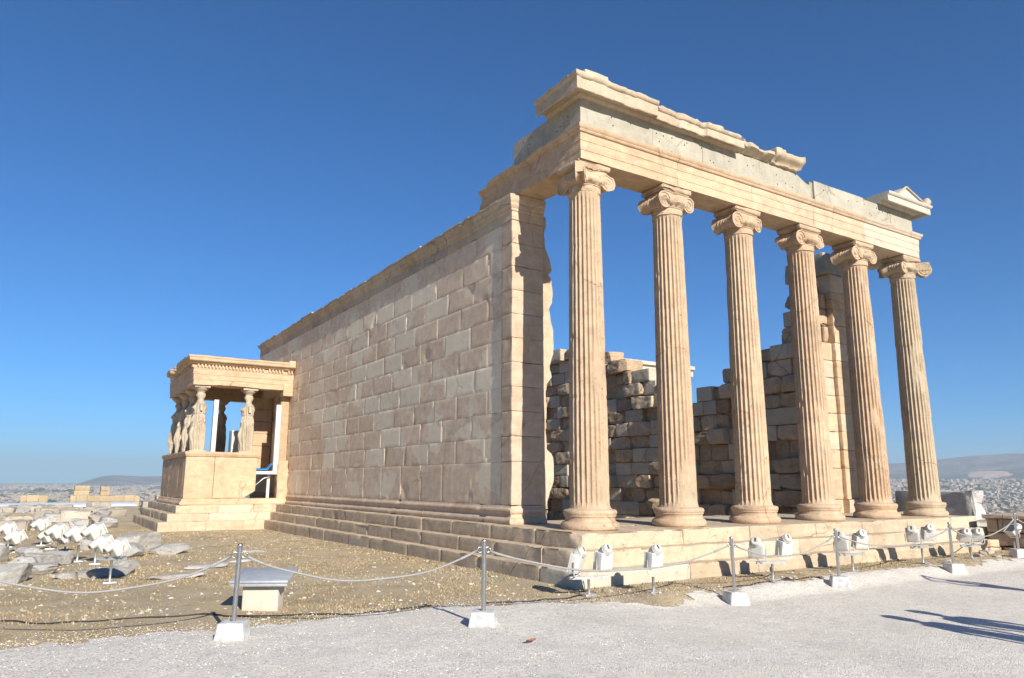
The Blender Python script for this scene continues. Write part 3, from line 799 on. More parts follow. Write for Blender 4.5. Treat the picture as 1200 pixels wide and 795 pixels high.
fr([(EN-.12, .8), (EN-.12, E0), (9.756, E0)], 7.745, 8, -.02, .01)
# black discs painting the shade inside dowel holes left by the lost figures
fz = mb.build('frieze', M['frieze'], temple, angle=40)
mb = MB(); r = random.Random(4)
for _ in range(34):
    x = r.uniform(0, 10.4); z = 7.25+abs(r.gauss(.28, .13)); z = min(z, 7.62)
    lathe(mb, [(.014, 0), (.014, .02)], (x, E0-fo-.0065, z), 8, axis='y')
for _ in range(7):
    y = r.uniform(0, 1.8); z = r.uniform(7.3, 7.7); lathe(mb, [(.014, 0), (.014, .02)], (S0-fo-.0065, y, z), 8, axis='x')
dh = mb.build('dowel_hole_shade', M['cable'], fz); dh['kind'] = 'stuff'
# ---- cornice pieces
OV = .27
def cprof(z0=7.81, z1=8.10, ov=OV):
    return [(-.03, z0-.01), (.0, z0-.008), (.03, z0+.01), (.05, z0+.03), (.06, z0+.06), (ov-.06, z0+.055), (ov-.05, z0-.005), (ov-.012, z0-.03), (ov, z0-.02), (ov, z1-.09), (ov+.025, z1-.08), (ov+.05, z1-.03), (ov+.05, z1), (-.5, z1), (-.5, z0-.01)]
cseg = 0
def cornice(path, sd, z0=7.81, z1=8.10, ov=OV, chip=.05, tint=0., new=0., fn=None, mat='cornice'):
    mb = MB(); sweep(mb, cprof(z0, z1, ov)[::-1], path, cell=.03, pcell=.03, amp=.007 if not new else .003, freq=6, seed=sd, chip=chip, tint=tint, new=new, fn=fn)
    return mb.build('cornice_block', M[mat], temple, angle=50)
def jag(x, sd, amp, step=.30):
    rg = np.random.default_rng(sd); k = -2.; X_ = []; Y_ = []
    while k < 13:
        h = rg.uniform(-1, 1); d = step*rg.uniform(.3, 1.8); X_ += [k, k+d-.03]; Y_ += [h, h+rg.uniform(-.5, .5)]; k += d
    return amp*np.interp(x, X_, Y_)
def topw(a):
    def fn(P):
        P = P.copy(); k = sstep(7.97, 8.03, P[:, 2]); u_ = P[:, 0]+1.7*P[:, 1]
        P[:, 2] += k*(jag(u_, 5, a*.32)+a*.12*fbm(P*9, 13, 2))
        o_ = sstep(E0-.10, E0-.22, P[:, 1])*(P[:, 0] > .2); P[:, 1] += o_*np.maximum(0, jag(P[:, 0], 9, a*.55, .4)+a*.1*fbm(P*8, 19, 2)); return P
    return fn
cornice([(1.38, E0), (S0, E0), (S0, .72)], 1, 7.805, 8.09, chip=.07, fn=topw(.06))
cornice([(2.62, E0), (1.386, E0)], 2, 7.805, 8.04, ov=.24, chip=.11, fn=topw(.15), tint=-.03)
cornice([(3.92, E0), (2.626, E0)], 3, 7.805, 8.03, ov=.23, chip=.12, fn=topw(.15), tint=.02)
mb = MB()
block(mb, (-.40, -.60, 8.07), (.14, -.05, 8.21), r=.012, amp=.012, cell=.05, chip=.09, seed=2)
block(mb, (.15, -.45, 8.07), (.8, .0, 8.15), r=.03, amp=.03, cell=.05, chip=.09, seed=4)
mb.build('cornice_block', M['cornice'], temple, angle=50)
mb = MB()
def lump(lo, hi, sd, tint=0.):
    def under(P):
        P = P.copy(); k = sstep(hi[2]-.10, lo[2]+.02, P[:, 2])*sstep(lo[1]+.5, lo[1], P[:, 1]); P[:, 1] += .16*k*(1+.4*fbm(P*7, 3, 2)); P[:, 2] += sstep(lo[2]+.1, hi[2], P[:, 2])*jag(P[:, 0], sd, .045, .25); P[:, 1] += jag(P[:, 0], sd+9, .04, .2)*sstep(lo[1]+.4, lo[1], P[:, 1]); return P
    block(mb, lo, hi, r=.012, amp=.012, freq=5, cell=.035, mx=36, chip=.10, seed=sd, tint=tint, fn=under)
lump((3.86, -.50, 7.82), (4.98, .1, 8.00), 3, -.05)
mb.build('cornice_block', M['cornice'], temple, angle=55)
mb = MB(); lump((5.02, -.56, 7.815), (5.98, .05, 8.08), 5)
mb.build('cornice_block', M['cornice'], temple, angle=55)
NEx = EN-.0
cornice([(NEx, .9), (NEx, E0), (9.20, E0)], 7, 7.775, 8.0, ov=.27, chip=.0, new=.8, tint=-.08)
# start of the pediment and the lion-head waterspout block
mb = MB()
tri = [(9.72, 8.003), (10.95, 8.003), (10.95, 8.05), (10.25, 8.33), (10.16, 8.33)]
extrude_poly(mb, tri, -.52, -.05, n=3, amp=.003, seed=1, new=.9)
tri = [(9.9, 8.06), (10.85, 8.06), (10.22, 8.30)]
tube(mb, [(11.12, -.5, 8.0), (11.16, -.5, 8.07), (11.22, -.5, 8.16), (11.29, -.5, 8.25)], [.07, .10, .12, .05], 10)
for a, b in (((9.74, -.55, 8.03), (10.2, -.55, 8.345)), ((10.2, -.55, 8.345), (11.05, -.55, 8.05))):
    tube(mb, [a, b], .026, 6)
mb.build('pediment_corner', M['cornice'], temple, angle=40)

# loose rubble lying inside, at the foot of the north wall
rub = 0
def rock(name, c, s, sd, mat, label, cat='rock', group=None, rough=.22, rz=0., freq=1.4, flat=.6):
    mb = MB(); s = np.array(s, float); rg = np.random.default_rng(sd+1000)
    M4 = Matrix.Rotation(rz, 4, 'Z')
    pn = rg.normal(size=(15, 3)); pn[:, 2] *= .8; pn /= np.linalg.norm(pn, axis=1)[:, None]; pd = rg.uniform(.62, .98, 15)
    pn = np.concatenate([pn, [[.12*rg.normal(), .12*rg.normal(), 1.]]]); pd = np.append(pd, rg.uniform(.6, .85)); pn /= np.linalg.norm(pn, axis=1)[:, None]
    def fn(P):
        Q = P/s
        l = np.linalg.norm(Q, axis=1)[:, None]; Q = Q*(1-.25*sstep(1., 1.7, l))
        Q = Q+rough*.7*vfbm(Q*freq+sd*3.7, 7, 3)
        for k in range(2):
            for n_, d_ in zip(pn, pd):
                e = np.maximum(0, Q@n_-d_); Q = Q-e[:, None]*n_*.93
        st = np.sin(Q[:, 2]*14+2*fbm(Q*2+sd, 3, 2)); Q[:, :2] *= (1+.025*st)[:, None]
        Q = Q+rough*.16*vfbm(Q*4.5+sd, 8, 3)
        return Q*s
    block(mb, -s, s, r=min(s)*.12, amp=0, cell=max(s)/11, mx=22, seed=sd, fn=fn, M=M4)
    ob = mb.build(name, M[mat], None, origin=None, angle=32)
    ob.location = c
    return tag(ob, label, cat, group)
rk = random.Random(31)
for k in range(14):
    y = rk.uniform(3.2, 12); x = NXI-rk.uniform(.25, 1.5); s = rk.uniform(.14, .38)
    rock('fallen_stone', (x, y, -.73+s*.35), (s, s*rk.uniform(.7, 1.2), s*rk.uniform(.5, .9)), 200+k, 'rubble',
         'rough brown stone fallen at the foot of the inner rubble wall', 'stone', 'fallen stones inside the temple', rz=rk.uniform(0, 3))
for k, (x, y, z, s) in enumerate(((9.6, 8.6, .1, .42), (9.75, 8.2, -.4, .5))):
    rock('fallen_stone', (x, y, z), (s*.6, s, s*.5), 230+k, 'rubble', ('pale ragged boulder resting on another inside the temple, between the first two columns', 'ragged boulder under another inside the temple, between the first two columns')[k], 'stone', 'fallen stones inside the temple', rough=.4)

# ------------------------------------------------------------------ porch of the maidens
PX0, PY0, PY1 = -3.85, 16.8, 22.1
porch = thing('maiden_porch', 'small sunlit porch whose flat roof is carried by standing draped women of stone', 'porch', (-2.1, 19.4, -.75))
for k in range(3):
    mb = MB(); o = (.22, .50, .80)[k]; z1, z0 = SZ[k], SZ[k+1]-.02; r = random.Random(40+k)
    x = PX0-o; xe = SX[k]-.004
    while x < xe-.02:
        x2 = min(xe, x+r.uniform(1., 1.7)); x2 = xe if xe-x2 < .4 else x2
        block(mb, (x+.003, PY0-o, z0), (x2-.003, PY0+.5-o, z1), r=.015, amp=.008, cell=.09, chip=.05, tint=r.uniform(-.05, .06), new=r.choice((0, 0, .5)), seed=x+k*9); x = x2
    y = PY0+.5-o
    while y < PY1+.1:
        y2 = y+r.uniform(1., 1.5); block(mb, (PX0-o, y+.003, z0), (PX0-o+.7, y2-.003, z1), r=.02, amp=.01, cell=.1, chip=.06, tint=r.uniform(-.15, 0), seed=y+k*9); y = y2
    mb.build('step', M['stepm'], porch, angle=50)
mb = MB()   # podium: base course, orthostates, crowning moulding
pb = [(.10, .002), (.11, .05), (.09, .10), (.05, .13), (.04, .19), (0, .21), (-.25, .21), (-.25, .002)]
r = random.Random(8)
for a, b in (((-.40, PY0), (-1.5, PY0)), ((-1.506, PY0), (-2.7, PY0))):
    sweep(mb, pb[::-1], [a, b], cell=.08, pcell=.04, amp=.006, seed=a[0], chip=.06)
sweep(mb, pb[::-1], [(-2.706, PY0), (PX0, PY0), (PX0, PY1)], cell=.08, pcell=.04, amp=.02, freq=3, seed=6, chip=.14)
mb.build('podium_base', M['marble'], porch, angle=50)
mb = MB()
def rc(P):
    P = P.copy(); d = np.linalg.norm((P-np.array([-1.52, PY0, .21]))/np.array([.4, 1., .25]), axis=1); f = np.maximum(0, 1-d); P[:, 2] += .16*f; P[:, 0] -= .14*f; return P
block(mb, (PX0+.0, PY0, .215), (-2.93, PY0+.35, 1.60), r=.012, amp=.006, cell=.09, chip=.03, seed=1)
block(mb, (-2.92, PY0, .215), (-1.52, PY0+.35, 1.60), r=.012, amp=.006, cell=.07, chip=.04, seed=2, fn=rc, tint=.03)
y = PY0+.36
for k in range(5):
    y2 = min(PY1, y+1.0); block(mb, (PX0, y, .215), (PX0+.35, y2-.006, 1.60), r=.012, amp=.014, freq=3, cell=.09, chip=.09, seed=3+k, tint=-.1); y = y2
block(mb, (PX0+.4, PY1-.35, .2), (-1.5, PY1, 1.6), r=.012, amp=.006, cell=.2, seed=12)
mb.build('podium', M['marble'], porch, angle=50)
mb = MB()
pc = [(0, 1.605), (.02, 1.62), (.035, 1.66), (.06, 1.70), (.06, 1.775), (-.5, 1.775), (-.5, 1.605)]
sweep(mb, pc[::-1], [(-1.5, PY0), (PX0, PY0), (PX0, PY1)], cell=.06, pcell=.035, amp=.008, freq=5, seed=2, chip=.08)
mb.build('podium_crown', M['marble'], porch, angle=50)
mb = MB()   # tall stone jamb beside the wall
def jf(P):
    P = P.copy(); k = (P[:, 2]-.2)/1.3; P[:, 0] += .05*fbm(P*3, 4, 2)-.0*k; return P
block(mb, (-.78, PY0-.02, .0), (-.40, PY0+.5, 1.52), r=.03, amp=.02, cell=.07, chip=.08, seed=5, fn=jf)
mb.build('door_jamb', M['marble'], porch, angle=50)
mb = MB()
block(mb, (-.75, PY0-.0, 3.85), (-.40, PY0+.5, 4.3), r=.02, amp=.01, cell=.07, chip=.05, seed=4)
block(mb, (-.72, PY0+.35, 1.5), (-.40, PY0+.75, 3.86), r=.02, amp=.01, cell=.1, chip=.05, seed=9, tint=-.2)
mb.build('wall_pilaster', M['marble'], porch, angle=50)
# roof
mb = MB()
pa = [(0, 4.06), (0, 4.24), (.015, 4.245), (.015, 4.42), (.03, 4.425), (.03, 4.62), (.05, 4.64), (.05, 4.66), (-.55, 4.66), (-.55, 4.06)]
def archcut(P):
    P = P.copy(); k = np.exp(-((P[:, 0]+2.55)/.55)**2)*sstep(PY0+.5, PY0+.1, P[:, 1])*sstep(4.5, 4.06, P[:, 2])
    P[:, 2] += k*(.06+.06*fbm(P*4, 3, 2)); return P
sweep(mb, pa[::-1], [(-.41, PY0+.03), (PX0+.03, PY0+.03), (PX0+.03, PY1), ], cell=.07, pcell=.05, amp=.01, freq=4, seed=1, chip=.05, fn=archcut)
sweep(mb, pa[::-1], [(PX0+.03, PY1), (-.41, PY1)], cell=.3, pcell=.1, amp=.01, seed=3)
mb.build('architrave', M['marble'], porch, angle=45)
mb = MB()
for k in range(int(3.4/.115)):
    x = -.46-k*.115
    if random.random() < .93: block(mb, (x-.062, PY0-.055, 4.665), (x, PY0+.1, 4.775), r=.008, amp=.006, cell=.06, seed=k)
for k in range(int(5/.115)):
    y = PY0+.05+k*.115
    if random.random() < .7: block(mb, (PX0-.055, y, 4.665), (PX0+.1, y+.062, 4.775), r=.008, amp=.01, cell=.06, seed=k+80)
box(mb, (PX0+.05, PY0+.05, 4.662), (-.42, PY1-.05, 4.80))
mb.build('dentils', M['marble'], porch, angle=50)
mb = MB()
pr = [(.02, 4.785), (.06, 4.80), (.10, 4.86), (.17, 4.87), (.19, 4.90), (.19, 4.97), (.215, 4.99), (.22, 5.05), (-.5, 5.06), (-.5, 4.785)]
def rtop(P):
    P = P.copy(); k = sstep(4.95, 5.05, P[:, 2]); P[:, 2] += k*.035*fbm(P*2.5, 7, 3); return P
def rbrk(P):
    P = rtop(P); k = sstep(PY0+.5, PY0+1.5, P[:, 1]); P[:, 0] += k*np.maximum(0, fbm(P*1.5, 2, 2)+.1)*.3*(P[:, 0] < PX0); P[:, 2] += k*.06*fbm(P*2, 12, 2); return P
sweep(mb, pr[::-1], [(-.42, PY0), (PX0, PY0), (PX0, PY1)], cell=.06, pcell=.035, amp=.010, freq=4, seed=5, chip=.09, fn=rbrk)
block(mb, (PX0+.1, PY0+.1, 4.80), (-.42, PY1, 5.05), r=.02, amp=.01, cell=.4)
block(mb, (-.66, PY0-.22, 4.86), (-.40, PY0+.1, 5.13), r=.04, amp=.03, cell=.05, chip=.1, seed=3)
mb.build('roof', M['marble'], porch, angle=50)

def caryatid(x, y, face, mirror, sd, label=None):
    """draped standing woman, one knee forward; `face` = heading of her front"""
    z0 = 1.775; sc = 1.045
    prof = [(0, .262, .235), (.03, .262, .235), (.05, .25, .21), (.10, .245, .20), (.5, .243, .205), (.85, .25, .21), (1.02, .262, .215), (1.14, .24, .195), (1.24, .215, .17), (1.27, .235, .185), (1.36, .232, .185), (1.46, .24, .20), (1.54, .26, .175), (1.60, .272, .14), (1.64, .22, .115), (1.665, .13, .105), (1.70, .088, .09), (1.745, .085, .09), (1.78, .10, .105), (1.83, .115, .125), (1.89, .12, .132), (1.94, .115, .125), (1.965, .10, .11), (1.98, .11, .115)]
    prof = np.array(prof); zz = np.concatenate([np.linspace(0, 1.98, 90)])
    rx = np.interp(zz, prof[:, 0], prof[:, 1]); ry = np.interp(zz, prof[:, 0], prof[:, 2])
    n = 110; th = np.arange(n)*2*np.pi/n
    T, Zq = np.meshgrid(th, zz, indexing='xy'); RX = np.repeat(rx[:, None], n, 1); RY = np.repeat(ry[:, None], n, 1)
    fw = np.cos(T*15+1.2*np.sin(T*3+sd)+.25*np.sin(Zq*3)); fold = (np.sign(fw)*np.abs(fw)**.6)*.033*sstep(1.05, .7, Zq)*sstep(.02, .12, Zq)
    fold = fold*(1-.75*np.exp(-((T-1.57-.45*mirror)/.42)**2))       # smooth over the bent knee
    fold += np.cos(T*19+sd+2*Zq)*.011*sstep(.95, 1.05, Zq)*sstep(1.25, 1.2, Zq)+np.cos(T*13+sd)*.010*sstep(.9, 1.1, Zq)*sstep(1.62, 1.5, Zq)
    dy = .10*np.exp(-((Zq-.58)/.26)**2)*np.exp(-((T-1.57-.45*mirror)/.40)**2)
    dy += .055*(np.exp(-((Zq-1.45)/.065)**2))*(np.exp(-((T-1.2)/.28)**2)+np.exp(-((T-1.94)/.28)**2))
    dy += .02*np.exp(-((Zq-1.86)/.03)**2)*np.exp(-((T-1.57)/.14)**2)     # nose
    hair = .035*np.exp(-((T-4.71)/.7)**2)*sstep(1.5, 1.62, Zq)*sstep(1.97, 1.85, Zq)+.03*np.exp(-((T-4.71)/.5)**2)*sstep(1.35, 1.5, Zq)*sstep(1.7, 1.6, Zq)
    curl = .028*sstep(1.60, 1.66, Zq)*sstep(1.80, 1.74, Zq)*(np.exp(-((np.abs(np.cos(T))-1)/.25)**2))
    r1 = 1+(fold+hair+curl)/.2
    px = RX*np.cos(T)*r1; py = RY*np.sin(T)*r1+dy
    px = px+mirror*.03*np.sin(np.clip(Zq/1.1, 0, 1)*np.pi)+.012*mirror*sstep(1.2, 1.6, Zq)
    V = np.stack([px, py, Zq], -1).reshape(-1, 3)*np.array([sc, sc, sc])
    V = V+.010*vfbm(V*7+sd, 9, 4)
    def arm(s):
        return [(s*.25, 0, 1.56), (s*.285, .0, 1.46), (s*.29, .0, 1.34), (s*.275, .01, 1.22), (s*.255, .02, 1.06)]
    mb = MB(); ca, sa = math.cos(face-math.pi/2), math.sin(face-math.pi/2); Rm = np.array([[ca, -sa, 0], [sa, ca, 0], [0, 0, 1]]); off = np.array([x, y, z0])
    mb.add(V@Rm.T+off, [quadgrid(len(zz), n, False, True)[:, ::-1], np.array([list(range(n))]), np.array([[(len(zz)-1)*n+k for k in range(n)]])], random.uniform(-.08, .05))
    for s in (-1, 1):
        full = random.Random(sd+s).random()
        p = arm(s)[:5 if full > .45 else 3]
        pts = [tuple(np.array(q)*sc@Rm.T+off) for q in p]
        tube(mb, pts, [.055, .055, .05, .046, .03][:len(pts)-1]+[.038], 10)
    body = mb.build('caryatid', M['statue'], porch)
    if label: body['label'] = label
    mb = MB()
    lathe(mb, resample([(.10, 1.965*sc), (.13, 1.98*sc), (.135, 2.0*sc), (.15, 2.01*sc), (.20, 2.05*sc), (.235, 2.09*sc), (.24, 2.105*sc), (.2, 2.11*sc)], .02), (x, y, z0), 32, amp=.006, seed=sd, mod=lambda r_, z_, t_: r_+.01*np.abs(np.sin(10*t_))*sstep(2.0*sc, 2.05*sc, z_)*sstep(2.1*sc, 2.06*sc, z_))
    block(mb, (x-.255, y-.255, z0+2.11*sc), (x+.255, y+.255, 4.058), r=.012, amp=.006, cell=.07, chip=.03, seed=sd)
    mb.build('capital', M['statue'], body, angle=50)
    mb = MB(); block(mb, (x-.28, y-.27, z0+.001), (x+.28, y+.27, z0+.045), r=.012, amp=.008, cell=.08, seed=sd); mb.build('plinth', M['statue'], body, angle=50)
for k, y in enumerate((17.15, 18.70, 20.25, 21.78)):
    caryatid(PX0+.36, y, math.pi, 1 if k < 2 else -1, 300+k, ('corner statue in full sun', None, None, None)[k])
caryatid(PX0+.36+1.62, 17.15, math.pi, 1, 310, 'statue standing alone at the side, above the podium edge')
caryatid(PX0+.36+1.62, 21.78, math.pi, -1, 311, 'shaded statue at the back of the porch')
# building gear inside the porch
def prop(x, y, z0, z1, s, label):
    t = thing('steel_prop', label, 'prop', (x, y, z0))
    mb = MB(); block(mb, (x-s, y-s, z0+.02), (x+s, y+s, z1-.02), r=.006, amp=0, cell=.5); mb.build('shaft', M['white_metal'], t, angle=40)
    mb = MB(); box(mb, (x-s*1.3, y-s*1.3, z0), (x+s*1.3, y+s*1.3, z0+.02)); mb.build('end_plate', M['white_metal'], t, smooth=False)
    mb = MB(); box(mb, (x-s*1.1, y-s*1.1, z1-.02), (x+s*1.1, y+s*1.1, z1)); mb.build('end_plate', M['white_metal'], t, smooth=False)
prop(-2.93, 17.35, 1.776, 3.62, .075, 'white steel prop standing between the two sunlit statues')
prop(-.85, 16.95, 1.16, 3.52, .085, 'tall white steel prop beside the wall at the porch doorway')
prop(-1.02, 17.1, -.0, 1.03, .05, 'short white prop in the dark opening under the blue sheet')
t = thing('work_platform', 'white steel working platform across the porch doorway, braced from below', 'platform', (-1.15, 17.2, 0.))
mb = MB(); box(mb, (-1.52, 16.86, 1.04), (-.78, 17.9, 1.15)); mb.build('edge_beam', M['white_metal'], t, smooth=False)
mb = MB(); tube(mb, [(-1.75, 17.0, .42), (-1.2, 17.0, .90), (-.98, 17.0, .95)], .025, 8); mb.build('brace', M['galv'], t)
mb = MB(); box(mb, (-3.0, 17.3, 1.155), (-.8, 19.5, 1.185)); mb.build('deck', M['wood'], t, smooth=False)
mb = MB()
xs = np.linspace(-1.55, -.9, 14); ys = np.linspace(16.9, 17.6, 10); Xg, Yg = np.meshgrid(xs, ys, indexing='ij'); P = np.stack([Xg.ravel(), Yg.ravel(), 0*Xg.ravel()], -1)
P[:, 2] = 1.20+.05*(fbm(P*6, 3, 2)+.5)+.20*sstep(-1.12, -.95, P[:, 0])*sstep(17.6, 17.0, P[:, 1])
lowr = P.copy(); lowr[:, 2] -= .03
q = quadgrid(14, 10); mb.add(np.concatenate([P, lowr]), [q, q[:, ::-1]+len(P)])
e_ = [i*10 for i in range(14)]; mb.add(np.concatenate([P[e_], lowr[e_]-np.array([0, 0, .0])]), [np.array([[i, i+1, 14+i+1, 14+i] for i in range(13)])])
tag(mb.build('tarpaulin', M['blue'], None, origin=(-1.2, 17.2, 1.19)), 'crumpled blue tarpaulin on the platform in the porch doorway', 'tarpaulin')
t = thing('site_cabinet', 'pale metal cabinet standing inside the porch behind the side statue', 'cabinet', (-1.75, 18.9, 1.19))
mb = MB(); block(mb, (-2.05, 18.6, 1.19), (-1.35, 19.1, 2.65), r=.01, amp=0, cell=.5); mb.build('body', M['white_metal'], t, angle=40)
mb = MB(); box(mb, (-2.0, 18.585, 1.25), (-1.4, 18.6, 2.6)); d_ = mb.build('door', M['lamp_cap'], t, smooth=False)
mb = MB(); box(mb, (-1.5, 18.56, 1.85), (-1.47, 18.586, 2.0)); mb.build('handle', M['dark_metal'], d_, smooth=False)
t = thing('notice_board', 'small pale notice hanging above the cabinet inside the porch', 'sign', (-1.5, 18.9, 3.0))
mb = MB(); box(mb, (-1.68, 18.88, 2.85), (-1.34, 18.9, 3.35)); mb.build('board', M['lamp_cap'], t, smooth=False)
mb = MB()
for zz in (2.95, 3.1, 3.22): box(mb, (-1.62, 18.872, zz), (-1.40, 18.8795, zz+.06))
mb.build('marking', M['dark_metal'], t, smooth=False)
# back wall of the porch
mb = MB(); 
for k in range(6): block(mb, (-1.35, 19.4+.0, 1.2+.47*k), (-.42, 19.7, 1.66+.47*k), r=.01, amp=.01, cell=.15, seed=k, chip=.05)
mb.build('inner_wall', M['marble'], porch, angle=50)

# ------------------------------------------------------------------ north porch roof seen over the rubble wall
np_ = thing('rear_porch', 'pale stone roof edge of a farther porch showing above the rubble wall', 'porch', (17.3, 20., -.75))
mb = MB(); sweep(mb, [(0, 6.25), (0, 6.56), (.12, 6.60), (.15, 6.60), (.15, 6.78), (-6, 6.78), (-6, 6.25)][::-1], [(20.6, 17.), (12., 17.)], cell=.5, pcell=.3, amp=.006, tint=.05, new=.6)
mb.build('roof', M['ruin'], np_, angle=40)
for x in (12.6, 15.0, 17.4, 19.7):
    mb = MB(); lathe(mb, [(.5, -6.), (.42, -5.7), (.36, 5.8), (.5, 6.24)], (x, 17.45, 0), 24); mb.build('column', M['column'], np_)

# ------------------------------------------------------------------ barrier posts and ropes
post_xy = [(-8.75, -1.55), (-6.32, -2.36), (-3.94, -3.12), (.24, -2.88), (2.80, -2.76), (6.29, -2.74), (9.56, -2.42), (12.6, -2.3)]
post_lbl = ['steel barrier post just left of the grey rocks by the path', 'steel barrier post beside the low grey-topped stand', 'steel barrier post in front of the foot of the long shaded wall', 'steel barrier post between the single floodlight and the pair beyond', 'steel barrier post with a floodlight pair directly behind it', 'steel barrier post in front of the end of the temple steps', 'barrier post nearest the brown wall at the end of the rope line', 'last barrier post beyond the brown wall']
tops = []
for i, (x, y) in enumerate(post_xy):
    z = float(gz(x, y))+.01; rz = (.1, .05, -.12, .2, -.25, .1, .0, 0)[i]
    t = thing('barrier_post', post_lbl[i], 'post', (x, y, z), 0, 'rope barrier posts')
    Mr = Matrix.Translation((x, y, z)) @ Matrix.Rotation(rz-.55, 4, 'Z')
    mb = MB()
    def fp(P):
        P = P.copy(); k = 1-.18*P[:, 2:3]/.165; P[:, :2] *= k; return P
    block(mb, (-.145, -.145, -.02), (.145, .145, .165), r=.012, amp=.004, freq=6, cell=.04, seed=i, chip=.015, fn=fp, M=Mr)
    mb.build('concrete_foot', M['concrete'], t, angle=50)
    lean = (.0, .012, .0, -.02, -.01, -.012, 0, 0)[i]
    mb = MB(); tube(mb, [(x, y, z+.15), (x+lean*.5, y, z+.5), (x+lean, y, z+.885)], .024, 16); pl = mb.build('pole', M['steel'], t, angle=50)
    mb = MB(); lathe(mb, [(.027, .865), (.028, .89), (.02, .898)], (x+lean, y, z), 16); mb.build('pole_cap', M['steel'], pl)
    for s in (-1, 1):
        mb = MB(); a = -.25
        c = Vector((x+lean+s*.045*math.cos(a), y+s*.045*math.sin(a), z+.79))
        tube(mb, [tuple(c+Vector((.028*math.cos(k*math.pi/6)*math.cos(a), .028*math.cos(k*math.pi/6)*math.sin(a), .028*math.sin(k*math.pi/6)))) for k in range(13)], .006, 6); mb.build('eye_ring', M['steel'], t)
    tops.append(Vector((x+lean, y, z+.78)))
sag = [.30, .27, .27, .22, .22, .24, .2]
rl = ['grey rope at the left edge, swinging past the grey rocks', 'grey rope sagging in front of the low grey-topped stand', 'long grey rope crossing in front of the floodlights at the temple corner', 'grey rope in front of the second pair of floodlights', 'grey rope crossing below the pair near the temple end', 'grey rope rising towards the right edge of the view', 'grey rope running off to the right']
for i in range(7):
    a, b = tops[i].copy(), tops[i+1].copy(); d = (b-a).normalized(); a += d*.075; b -= d*.075
    pts = []
    for k in range(41):
        u = k/40; s = 4*u*(1-u); s = s**.92
        wob = .006*math.sin(u*17+i)
        pts.append(tuple(a.lerp(b, u)-Vector((0, 0, sag[i]*s+wob))))
    mb = MB(); tube(mb, pts, .0105, 8)
    # whipped ends
    for e in (pts[:4], pts[-4:]): tube(mb, e, .014, 8)
    ob = mb.build('barrier_rope', M['rope'], None, origin=tuple(a)); tag(ob, rl[i], 'rope', 'ropes between the barrier posts')

# ------------------------------------------------------------------ floodlights
def xf(mbs, Mx):
    for mb in mbs: mb.v = [np.array([tuple(Mx @ Vector(p)) for p in v]) for v in mb.v]
def lamp_head(root, at, tilt, yaw, s=1., deep=False):
    """a floodlight: glass faces -Y locally before tilt; flat back plate with a round gear cap standing above it"""
    Mx = Matrix.Translation(at) @ Matrix.Rotation(yaw, 4, 'Z') @ Matrix.Rotation(tilt, 4, 'X') @ Matrix.Scale(s, 4)
    if deep: Mx = Mx @ Matrix.Diagonal((.95, 1.75, .78, 1))
    mb = MB()
    def tap(P):
        P = P.copy(); k = np.clip(P[:, 1]/.15, 0, 1); P[:, 0] *= 1-.10*k; P[:, 2] = np.where(P[:, 2] < 0, P[:, 2]*(1-.12*k), P[:, 2]); return P
    block(mb, (-.145, -.03, -.17), (.145, .13, .13), r=.008, amp=0, cell=.06, fn=tap)
    xf([mb], Mx); body = mb.build('lamp_housing', M['white_metal'], root, angle=40)
    Mx0 = Mx; Mx = Mx @ Matrix.Translation((0, .03, .10)) @ Matrix.Rotation(R_(0 if deep else 42), 4, 'X') @ Matrix.Scale(.92, 4) @ Matrix.Translation((0, .0, -.10))
    mb = MB(); lathe(mb, [(.02, .0), (.100, .003), (.104, .02), (.104, .13), (.098, .15), (.094, .152), (.094, .165), (.082, .18), (.02, .182)], (0, -.01, .125), 24, axis='y')
    lathe(mb, [(.10, .0), (.111, .003), (.111, .022), (.10, .026)], (0, .09, .125), 24, axis='y')
    xf([mb], Mx); mb.build('rear_cap', M['lamp_cap'], body, angle=40)
    mb = MB(); box(mb, (-.020, .168, .105), (.020, .1765, .19)); xf([mb], Mx); mb.build('vent_slot', M['dark_metal'], body, smooth=False)
    Mx = Mx0
    mb = MB(); box(mb, (-.13, -.040, -.155), (.13, -.031, .115)); xf([mb], Mx); mb.build('glass', M['glass'], body, smooth=False)
    mb = MB(); box(mb, (-.152, -.048, -.178), (.152, -.0305, -.155)); box(mb, (-.152, -.048, .115), (.152, -.0305, .14)); box(mb, (-.152, -.048, -.155), (-.13, -.0305, .115)); box(mb, (.13, -.048, -.155), (.152, -.0305, .115))
    xf([mb], Mx); mb.build('glass_frame', M['white_metal'], body, smooth=False)
    mb = MB(); Mb = Matrix.Translation(at) @ Matrix.Rotation(yaw, 4, 'Z') @ Matrix.Scale(s, 4)
    tube(mb, [(-.165, .04, .0), (-.165, .04, -.20), (-.14, .04, -.235), (.14, .04, -.235), (.165, .04, -.20), (.165, .04, .0)], .011, 6)
    xf([mb], Mb); mb.build('stirrup', M['white_metal'], root)
